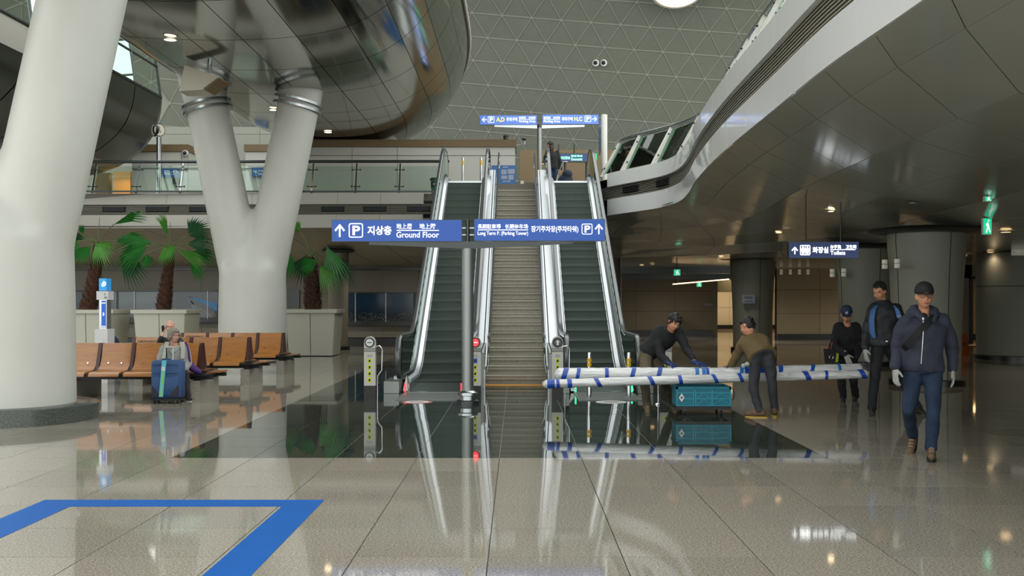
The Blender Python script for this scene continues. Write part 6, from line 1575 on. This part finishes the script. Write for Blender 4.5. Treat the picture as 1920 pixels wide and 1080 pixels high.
# ---- man in the olive sweater seen from behind
d = 13.9
J = dict(head=P(1401, 612, d+.30), shL=P(1394, 640, d+.28), shR=P(1434, 640, d+.26), elL=P(1379, 670, d+.34), elR=P(1430, 665, d+.5), wrL=P(1369, 687, d+.44), wrR=P(1412, 680, d+.48),
         pel=P(1429, 666, d-.02), hipL=P(1417, 674, d), hipR=P(1441, 674, d-.02), knL=P(1412, 728, d-.0), knR=P(1449, 725, d-.0), anL=P(1424, 770, d-.03), anR=P(1452, 767, d+.1), toL=P(1407, 782, d+.02), toR=P(1452, 776, d+.4))
t, g, nk, Rm = person('man seen from behind in an olive sweater and dark trousers leaning on the tubes', J, dict(skin='skin', top='olive_knit', legs='trouser_charcoal', shoe='boot_brown', sole='sole_yellow'), 1.74,
    fwd=(-.4, 1, 0), headdir=(-.8, .6, -.5), headup=(0, .3, 1), hair='short', hands=('glove_black', 'glove_black'), grow=.026,
    opts=dict(handL=((-1, .15, -.25), (0, 0, 1), -1, .2), handR=((-.6, .5, -.4), (0, 0, 1), 1, .2), top='sweater', nk=(-.02, .04, .03), leg=.95))
m = MB(); c = P(1401, 683, d-.06); m.ell(c, .035, .03, .03); m.ell(c+Vector((-.05, 0, -.02)), .03, .03, .03); m.build('rolled_glove', 'glove_white', t, smooth=60)

# ---- woman with the suitcase, seated
d = 16.45
J = dict(head=P(326, 629, d+.05), shL=P(307, 655, d+.12), shR=P(348, 655, d+.12), elL=P(302, 682, d+.05), elR=P(352, 684, d+.06), wrL=P(315, 697, d-.18), wrR=P(337, 700, d-.18),
         pel=P(331, 700, d+.22), hipL=P(322, 704, d+.18), hipR=P(341, 704, d+.18), knL=P(325, 698, d-.28), knR=P(349, 700, d-.28), anL=P(332, 742, d-.24), anR=P(352, 741, d-.24), toL=P(333, 750, d-.5), toR=P(361, 749, d-.5))
t, g, nk, Rm = person('seated woman with short grey hair and red glasses in a grey fleece behind a suitcase', J, dict(skin='skin_pale', top='fleece_grey', legs='leggings', shoe='boot_dark', sole='sole_pale', hair='hair_grey'), 1.62,
    headdir=(.75, -.7, -.05), hair='bob', hands=('bare', 'bare'), grow=.035, belly=.2, opts=dict(handL=((.7, -.4, -.3), (0, -.5, 1), -1, .5), handR=((-.6, -.5, -.3), (0, -.5, 1), 1, .5), glasses='lips', top='fleece', leg=.9))
for sgn, pp in ((-1, [(313, 641), (310, 655), (306, 672)]), (1, [(340, 641), (343, 655), (342, 672)])):
    m = MB(); rg = []
    for a, b in pp:
        c = P(a, b, d-.035); rg.append([c+Vector((-.028, 0, 0)), c+Vector((.028, 0, 0)), c+Vector((.035, .035, 0)), c+Vector((-.035, .035, 0))])
    m.loft(rg); m.build('vest_edge', 'vest_cream', t, smooth=60)
m = MB(); m.tube([nk+Vector((-.1, .06, .0)), nk+Vector((-.09, -.05, -.02)), nk+Vector((0, -.11, -.09)), nk+Vector((.09, -.05, -.02)), nk+Vector((.11, .06, .0))], .030, n=8); m.build('hood_collar', 'fleece_grey', t, smooth=60)
tb = thing('shoulder_bag', 'purple shoulder bag with a strap at the seated woman side', 'bag', tuple(P(365, 693, d+.1)))
m = MB(); RB = Matrix.Rotation(.5, 3, 'Y'); m.ell(P(364, 692, d+.10), .14, .08, .055, RB); m.ell(P(356, 684, d+.13), .07, .07, .06); fuse(m, 'bag', 'purple_bag', tb, voxel=.014)
m = MB(); pts = [P(348, 643, d+.06), P(352, 650, d-.02), P(354, 662, d-.0), P(356, 680, d+.04)]; m.tube(pts, .016, n=8); m.build('strap', 'purple_bag', tb, smooth=60)
# ---- man on the phone behind her
d = 19.3
J = dict(head=P(319, 613, d), shL=P(304, 641, d+.03), shR=P(338, 641, d+.03), elL=P(296, 655, d-.05), elR=P(345, 668, d), wrL=P(303, 632, d-.10), wrR=P(336, 684, d-.2),
         pel=P(321, 684, d+.1), hipL=P(313, 686, d+.05), hipR=P(329, 686, d+.05), knL=P(311, 680, d-.38), knR=P(331, 680, d-.38), anL=P(311, 714, d-.36), anR=P(331, 714, d-.36), toL=P(311, 719, d-.6), toR=P(331, 719, d-.6))
t, g, nk, Rm = person('balding man in a dark top holding a hand to his ear on the middle bench', J, dict(skin='skin_pale', top='jacket_black', legs='trouser_black', shoe='boot_dark', sole='sole_black', hair='hair_grey'), 1.72,
    headdir=(.25, -1, -.1), hair='thin', hands=('bare', 'bare'), grow=.025, opts=dict(handL=((.25, .1, 1), (-.8, -.6, 0), 1, .5), handR=((-.3, -1, -.2), (0, 0, 1), 1, .4)))
m = MB(); m.obox(P(306, 617, d-.08), .03, .07, .13, Matrix.Rotation(.3, 3, 'X')); m.build('phone', 'print_black', t)
# ---- woman at the top of the escalator
d = 32.6
z0 = ZT
def U(px_, zz, dd=0.): return Vector((X(px_, d+dd), d+dd, ZT+zz))
J = dict(head=U(1031, 1.60), shL=U(1026, 1.36), shR=U(1045, 1.36), elL=U(1021, 1.10), elR=U(1050, 1.08), wrL=U(1019, 1.0, -.2), wrR=U(1051, .84), pel=U(1036, .92), hipL=U(1032, .86), hipR=U(1041, .86), knL=U(1033, .46), knR=U(1041, .46), anL=U(1033, .08), anR=U(1041, .08), toL=U(1032, .02, -.2), toR=U(1042, .02, -.2))
person('standing woman with long dark hair in black above the right escalator', J, dict(skin='skin', top='knit_black', legs='denim', shoe='boot_dark', sole='sole_black'), 1.70, fwd=(-.7, .7, 0), headdir=(-.7, .5, 0), hair='long', hands=('bare', 'bare'),
    opts=dict(handL=((-.3, -.8, -.2), (0, 0, 1), 1, .4), handR=((0, 0, -1), (1, 0, 0), 1, .4), z0=ZT, vox=.011, top='coat'))
m = MB(); c = U(1037, 1.42, .06)
M('scarf_rust', (150, 84, 40), .9)
m.loft([m.ring(c+Vector((0, 0, .03)), (0, 0, 1), .12, 16, .11), m.ring(c+Vector((.0, 0, -.08)), (0, 0, 1), .21, 16, .14)]); o_ = m.build('scarf', 'scarf_rust', bpy.data.objects[[o.name for o in C.objects if o.name.startswith('person')][-1]], smooth=60)
# ---- dark figure behind the brown header
d = 37.3; q0 = 5.72
def V(px_, zz, dd=0.): return Vector((X(px_, d+dd), d+dd, q0+zz))
J = dict(head=V(949, 1.60), shL=V(944, 1.34), shR=V(954, 1.34), elL=V(941, 1.08), elR=V(957, 1.08), wrL=V(941, .85), wrR=V(957, .85), pel=V(949, .9), hipL=V(945, .86), hipR=V(953, .86), knL=V(945, .46), knR=V(953, .46), anL=V(945, .08), anR=V(953, .08), toL=V(945, .02, -.2), toR=V(953, .02, -.2))
person('distant figure in black seen above the brown header', J, dict(skin='skin', top='knit_black', legs='trouser_black', shoe='boot_dark', sole='sole_black'), 1.66, headdir=(.2, 1, 0), hair='long', hands=('bare', 'bare'),
    opts=dict(handL=((0, 0, -1), (-1, 0, 0), 1, .4), handR=((0, 0, -1), (1, 0, 0), 1, .4), z0=q0, vox=.013))

# ================================================================== WRAPPED TUBES AND CRATE
def wrap_mat():
    m = bpy.data.materials.new('plastic_wrap'); m.use_nodes = True; MATS['plastic_wrap'] = m; nt = m.node_tree; b = nt.nodes['Principled BSDF']; L = nt.links.new
    b.inputs['Base Color'].default_value = (*srgb(176, 178, 176), 1); b.inputs['Roughness'].default_value = .22; b.inputs['Coat Weight'].default_value = .8; b.inputs['Coat Roughness'].default_value = .1
    tc = nt.nodes.new('ShaderNodeTexCoord'); mp = nt.nodes.new('ShaderNodeMapping'); mp.inputs['Scale'].default_value = (1.6, 14, 14); L(tc.outputs['Object'], mp.inputs[0])
    n = nt.nodes.new('ShaderNodeTexNoise'); n.inputs['Scale'].default_value = 1.6; n.inputs['Detail'].default_value = 6; n.inputs['Distortion'].default_value = 1.2; L(mp.outputs[0], n.inputs[0])
    bp = nt.nodes.new('ShaderNodeBump'); bp.inputs['Strength'].default_value = .55; bp.inputs['Distance'].default_value = .03; L(n.outputs[0], bp.inputs['Height']); L(bp.outputs[0], b.inputs['Normal'])
    r = nt.nodes.new('ShaderNodeValToRGB'); r.color_ramp.elements[0].position = .35; r.color_ramp.elements[0].color = (*srgb(176, 178, 178), 1); r.color_ramp.elements[1].position = .65; r.color_ramp.elements[1].color = (*srgb(224, 226, 226), 1); L(n.outputs[0], r.inputs[0]); L(r.outputs[0], b.inputs['Base Color'])
wrap_mat(); M('tape_blue', (14, 66, 158), .35); M('tape_cyan', (20, 104, 176), .35)
def wrapped(label, a, b, r, bands):
    a = Vector(a); b = Vector(b); t = thing('wrapped_tube', label, 'tube', tuple(a), 'long tubes in plastic wrap')
    n = 60; pts = [a.lerp(b, k/n) for k in range(n+1)]; rad = [r*(1+.05*noise.noise(Vector((k*.35, r*30, 0)))+.03*noise.noise(Vector((k*1.1, 3, r*20)))) for k in range(n+1)]
    pts = [a-(b-a).normalized()*.05, a-(b-a).normalized()*.02]+pts+[b+(b-a).normalized()*.02, b+(b-a).normalized()*.05]; rad = [r*.45, r*.8]+rad+[r*.8, r*.45]
    m = MB(); m.tube(pts, r, n=20, radii=rad); m.build('wrapping', 'plastic_wrap', t, smooth=60)
    ax = (b-a).normalized()
    for (u, w2, sl, mt) in bands:
        c = a.lerp(b, u); m = MB(); nn = (ax+Vector((0, 0, sl))).normalized()
        r0 = []; r1 = []
        for k in range(20):
            an = 2*math.pi*k/20; off = Vector((0, math.cos(an), math.sin(an)))*(r*1.07)
            sh = -off.z*sl
            r0.append(c+off+ax*(sh-w2/2)); r1.append(c+off+ax*(sh+w2/2))
        m.loft([r0, r1], caps=False); m.build('tape_band', mt, t, smooth=60)
    return t
def ub(px_, a, b): return (px_-a)/(b-a)
dT = 14.28
wrapped('lower wrapped tube reaching farthest left, taped in blue', P(1024, 720, dT-.1), P(1622, 701, dT-.1), .060, [(ub(p, 1024, 1622), w2, s, 'tape_blue') for p, w2, s in ((1033, .10, 0), (1046, .045, .1), (1068, .06, .1), (1121, .06, .5), (1221, .06, .5), (1275, .05, .2), (1340, .05, .5), (1388, .05, .4), (1512, .07, .5), (1548, .04, 0), (1616, .07, .5))])
wrapped('upper left wrapped tube with its rounded end left of the crate', P(1046, 702, dT+.1), P(1330, 700, dT+.1), .088, [(ub(p, 1046, 1330), w2, s, 'tape_blue') for p, w2, s in ((1058, .07, -.3), (1083, .05, -.2), (1137, .05, 0), (1185, .06, -.3), (1234, .06, -.3))])
wrapped('upper right wrapped tube lying over the crate towards the stooping man', P(1305, 703, dT+.03), P(1612, 694, dT+.06), .092, [(ub(p, 1305, 1612), w2, s, mt) for p, w2, s, mt in ((1305, .05, -.1, 'tape_cyan'), (1318, .05, 0, 'tape_cyan'), (1325, .04, 0, 'tape_blue'), (1387, .05, -.2, 'tape_cyan'), (1398, .06, 0, 'tape_blue'), (1428, .06, .3, 'tape_blue'), (1460, .06, -.2, 'tape_blue'), (1518, .05, -.4, 'tape_blue'), (1571, .04, 0, 'tape_cyan'))])
M('crate_teal', (10, 110, 130), .45); M('trolley_black', (24, 26, 28), .5)
d0, d1 = 14.12, 14.62; x0, x1 = X(1268, d0), X(1374, d0)-.02; z0, z1 = .125, .385
t = thing('trolley', 'black trolley on castors under the turquoise crate', 'trolley', ((x0+x1)/2, d0, 0))
m = MB(); m.box(x0, x1, d0, d1, z0-.045, z0-.005); m.build('deck', 'trolley_black', t)
for a in (x0+.12, x1-.12):
    for b in (d0+.08, d1-.08):
        m = MB(); m.cyl((a-.012, b, .034), (a+.012, b, .034), .034, n=16); w_ = m.build('castor', 'rubber', t); m = MB(); m.box(a-.02, a+.02, b-.02, b+.02, .05, z0-.04); m.build('fork', 'dark_steel', w_)
t = thing('crate', 'turquoise plastic crate with a white diamond logo under the wrapped tubes', 'crate', ((x0+x1)/2, d0, z0))
m = MB(); m.box(x0+.01, x1-.01, d0+.02, d1-.02, z0, z0+.02); m.box(x0+.012, x1-.012, d0+.016, d0+.03, z0+.02, z1-.02); m.box(x0+.012, x1-.012, d1-.03, d1-.016, z0+.02, z1-.02); m.box(x0+.01, x0+.025, d0+.02, d1-.02, z0+.02, z1-.02); m.box(x1-.025, x1-.01, d0+.02, d1-.02, z0+.02, z1-.02); m.build('shell', 'crate_teal', t)
m = MB(); m.box(x0, x1, d0, d0+.025, z1-.035, z1); m.box(x0, x1, d1-.025, d1, z1-.035, z1); m.box(x0, x0+.025, d0, d1, z1-.035, z1); m.box(x1-.025, x1, d0, d1, z1-.035, z1); m.build('rim', 'crate_teal', t)
m = MB()
xs = [x0, X(1299, d0), X(1303, d0), X(1334, d0), x1-.0]
for x in xs: m.box(min(x, x1-.018), min(x, x1-.018)+.018, d0, d0+.02, z0, z1-.03)
for z in (z0+.0, z0+.09, z0+.17): m.box(x0, x1, d0+.004, d0+.02, z, z+.014)
for a, b in zip(xs[2:], xs[3:]):
    for zz0, zz1 in ((z0+.014, z0+.09), (z0+.10, z0+.17)):
        for k in range(2):
            u = a+.02+(b-a-.02)*k/2; v_ = a+.02+(b-a-.02)*(k+1)/2
            p0, p1 = ((u, zz0), (v_, zz1)) if k % 2 == 0 else ((u, zz1), (v_, zz0))
            m.hexa([(p0[0], d0+.006, p0[1]-.006), (p1[0], d0+.006, p1[1]-.006), (p1[0], d0+.018, p1[1]-.006), (p0[0], d0+.018, p0[1]-.006), (p0[0], d0+.006, p0[1]+.006), (p1[0], d0+.006, p1[1]+.006), (p1[0], d0+.018, p1[1]+.006), (p0[0], d0+.018, p0[1]+.006)])
m.build('ribs', 'crate_rib', t)
cx = X(1278, d0); m = MB(); m.poly([(cx, d0-.004, z0+.055), (cx+.038, d0-.004, z0+.115), (cx, d0-.004, z0+.175), (cx-.038, d0-.004, z0+.115)]); m.build('logo', 'print_white', t)
m = MB(); m.poly([(cx+.013*math.cos(k*math.pi/4), d0-.006, z0+.115+.016*math.sin(k*math.pi/4)) for k in range(8)]); m.build('logo_mark', 'print_black', t)
m = MB(); m.tube([(x1-.0, d0+.05, z1-.04), (x1+.03, d0+.05, z1-.03), (x1+.05, d0+.05, z1-.10), (x1+.04, d0+.05, z1-.17), (x1+.01, d0+.05, z1-.18)], .006, n=6); m.build('cord', 'rubber', t)

# ================================================================== SUITCASE
d = 15.75; x0, x1 = X(281, d)+.01, X(340, d)-.015; zb = .075; zt = Z(676, d)
t = thing('suitcase', 'blue upright suitcase with a cyan and green strap in front of the seated woman', 'suitcase', ((x0+x1)/2, d, 0))
def rbox(m, x0, x1, y0, y1, z0, z1, r):
    def rr(z, ins):
        out = []
        for cx, cz, a in ((x1-r-ins, y1-r-ins, 0), (x0+r+ins, y1-r-ins, 90), (x0+r+ins, y0+r+ins, 180), (x1-r-ins, y0+r+ins, 270)):
            out += [(cx+r*math.cos(math.radians(a+k*22.5)), cz+r*math.sin(math.radians(a+k*22.5)), z) for k in range(5)]
        return out
    m.loft([rr(z0, .03), rr(z0+.03, 0), rr(z1-.03, 0), rr(z1, .03)])
m = MB(); rbox(m, x0, x1, d, d+.27, zb, zt, .045); m.build('shell', 'case_blue', t, smooth=50)
m = MB(); rbox(m, x0+.03, x1-.03, d-.028, d+.1, zb+.03, Z(704, d), .03); m.build('front_pocket', 'case_blue', t, smooth=50)
m = MB(); m.tube([(x0+.03, d-.012, Z(686, d)), (x0+.06, d-.014, Z(684, d)), (x1-.06, d-.014, Z(684, d)), (x1-.03, d-.012, Z(686, d))], .004, n=6); m.tube([(x0+.035, d-.018, Z(700, d)), (x1-.035, d-.018, Z(700, d))], .004, n=6); m.build('zip', 'case_dark', t)
for s, xx in ((1, x0+.025), (-1, x1-.025)):
    m = MB(); m.prism([(xx, d-.034, zb+.04), (xx+s*.12, d-.034, zb+.04), (xx+s*.09, d-.034, zb+.10), (xx, d-.034, zb+.20)], (0, .02, 0)); m.build('corner_guard', 'case_dark', t)
m = MB(); m.box(x0+.01, x1-.01, d+.0, d+.26, .045, .08); m.build('base', 'print_black', t)
for a in (x0+.05, x1-.05):
    for b in (d+.04, d+.22):
        m = MB(); m.cyl((a-.015, b, .027), (a+.015, b, .027), .027, n=14); m.build('wheel', 'rubber', t)
def slant(zz): return X(309, d)+(X(303, d)-X(309, d))*(zt-zz)/(zt-zb)
m = MB(); m.hexa([(slant(zb+.03)-.03, d-.04, zb+.03), (slant(zb+.03)+.03, d-.04, zb+.03), (slant(zb+.03)+.03, d-.028, zb+.03), (slant(zb+.03)-.03, d-.028, zb+.03), (slant(zt)-.03, d-.036, zt+.004), (slant(zt)+.03, d-.036, zt+.004), (slant(zt)+.03, d-.0, zt+.004), (slant(zt)-.03, d-.0, zt+.004)]); m.build('strap', 'strap_cyan', t)
m = MB(); m.hexa([(slant(zb+.04)-.008, d-.043, zb+.04), (slant(zb+.04)+.008, d-.043, zb+.04), (slant(zb+.04)+.008, d-.04, zb+.04), (slant(zb+.04)-.008, d-.04, zb+.04), (slant(zt-.15)-.008, d-.041, zt-.15), (slant(zt-.15)+.008, d-.041, zt-.15), (slant(zt-.15)+.008, d-.037, zt-.15), (slant(zt-.15)-.008, d-.037, zt-.15)]); m.build('strap_stripe', 'strap_green', t)
m = MB(); m.box(slant(zt-.1)-.026, slant(zt-.1)+.026, d-.046, d-.038, zt-.15, zt-.09); m.build('tag', 'print_white', t)
m = MB(); cx = (x0+x1)/2; m.tube([(cx-.07, d+.06, zt-.005), (cx-.05, d+.05, zt+.02), (cx+.05, d+.05, zt+.02), (cx+.07, d+.06, zt-.005)], .011, n=8); m.build('carry_handle', 'case_blue', t, smooth=60)
for a in (-.05, .05):
    m = MB(); m.cyl((cx+a, d+.20, zt), (cx+a, d+.20, Z(652, d)), .010, n=8); m.build('handle_rod', 'black_metal' if a < 0 else 'satin_steel', t)
m = MB(); m.cyl((cx-.065, d+.20, Z(652, d)), (cx+.065, d+.20, Z(652, d)), .013, n=8); m.build('handle_grip', 'totem_grey', t)
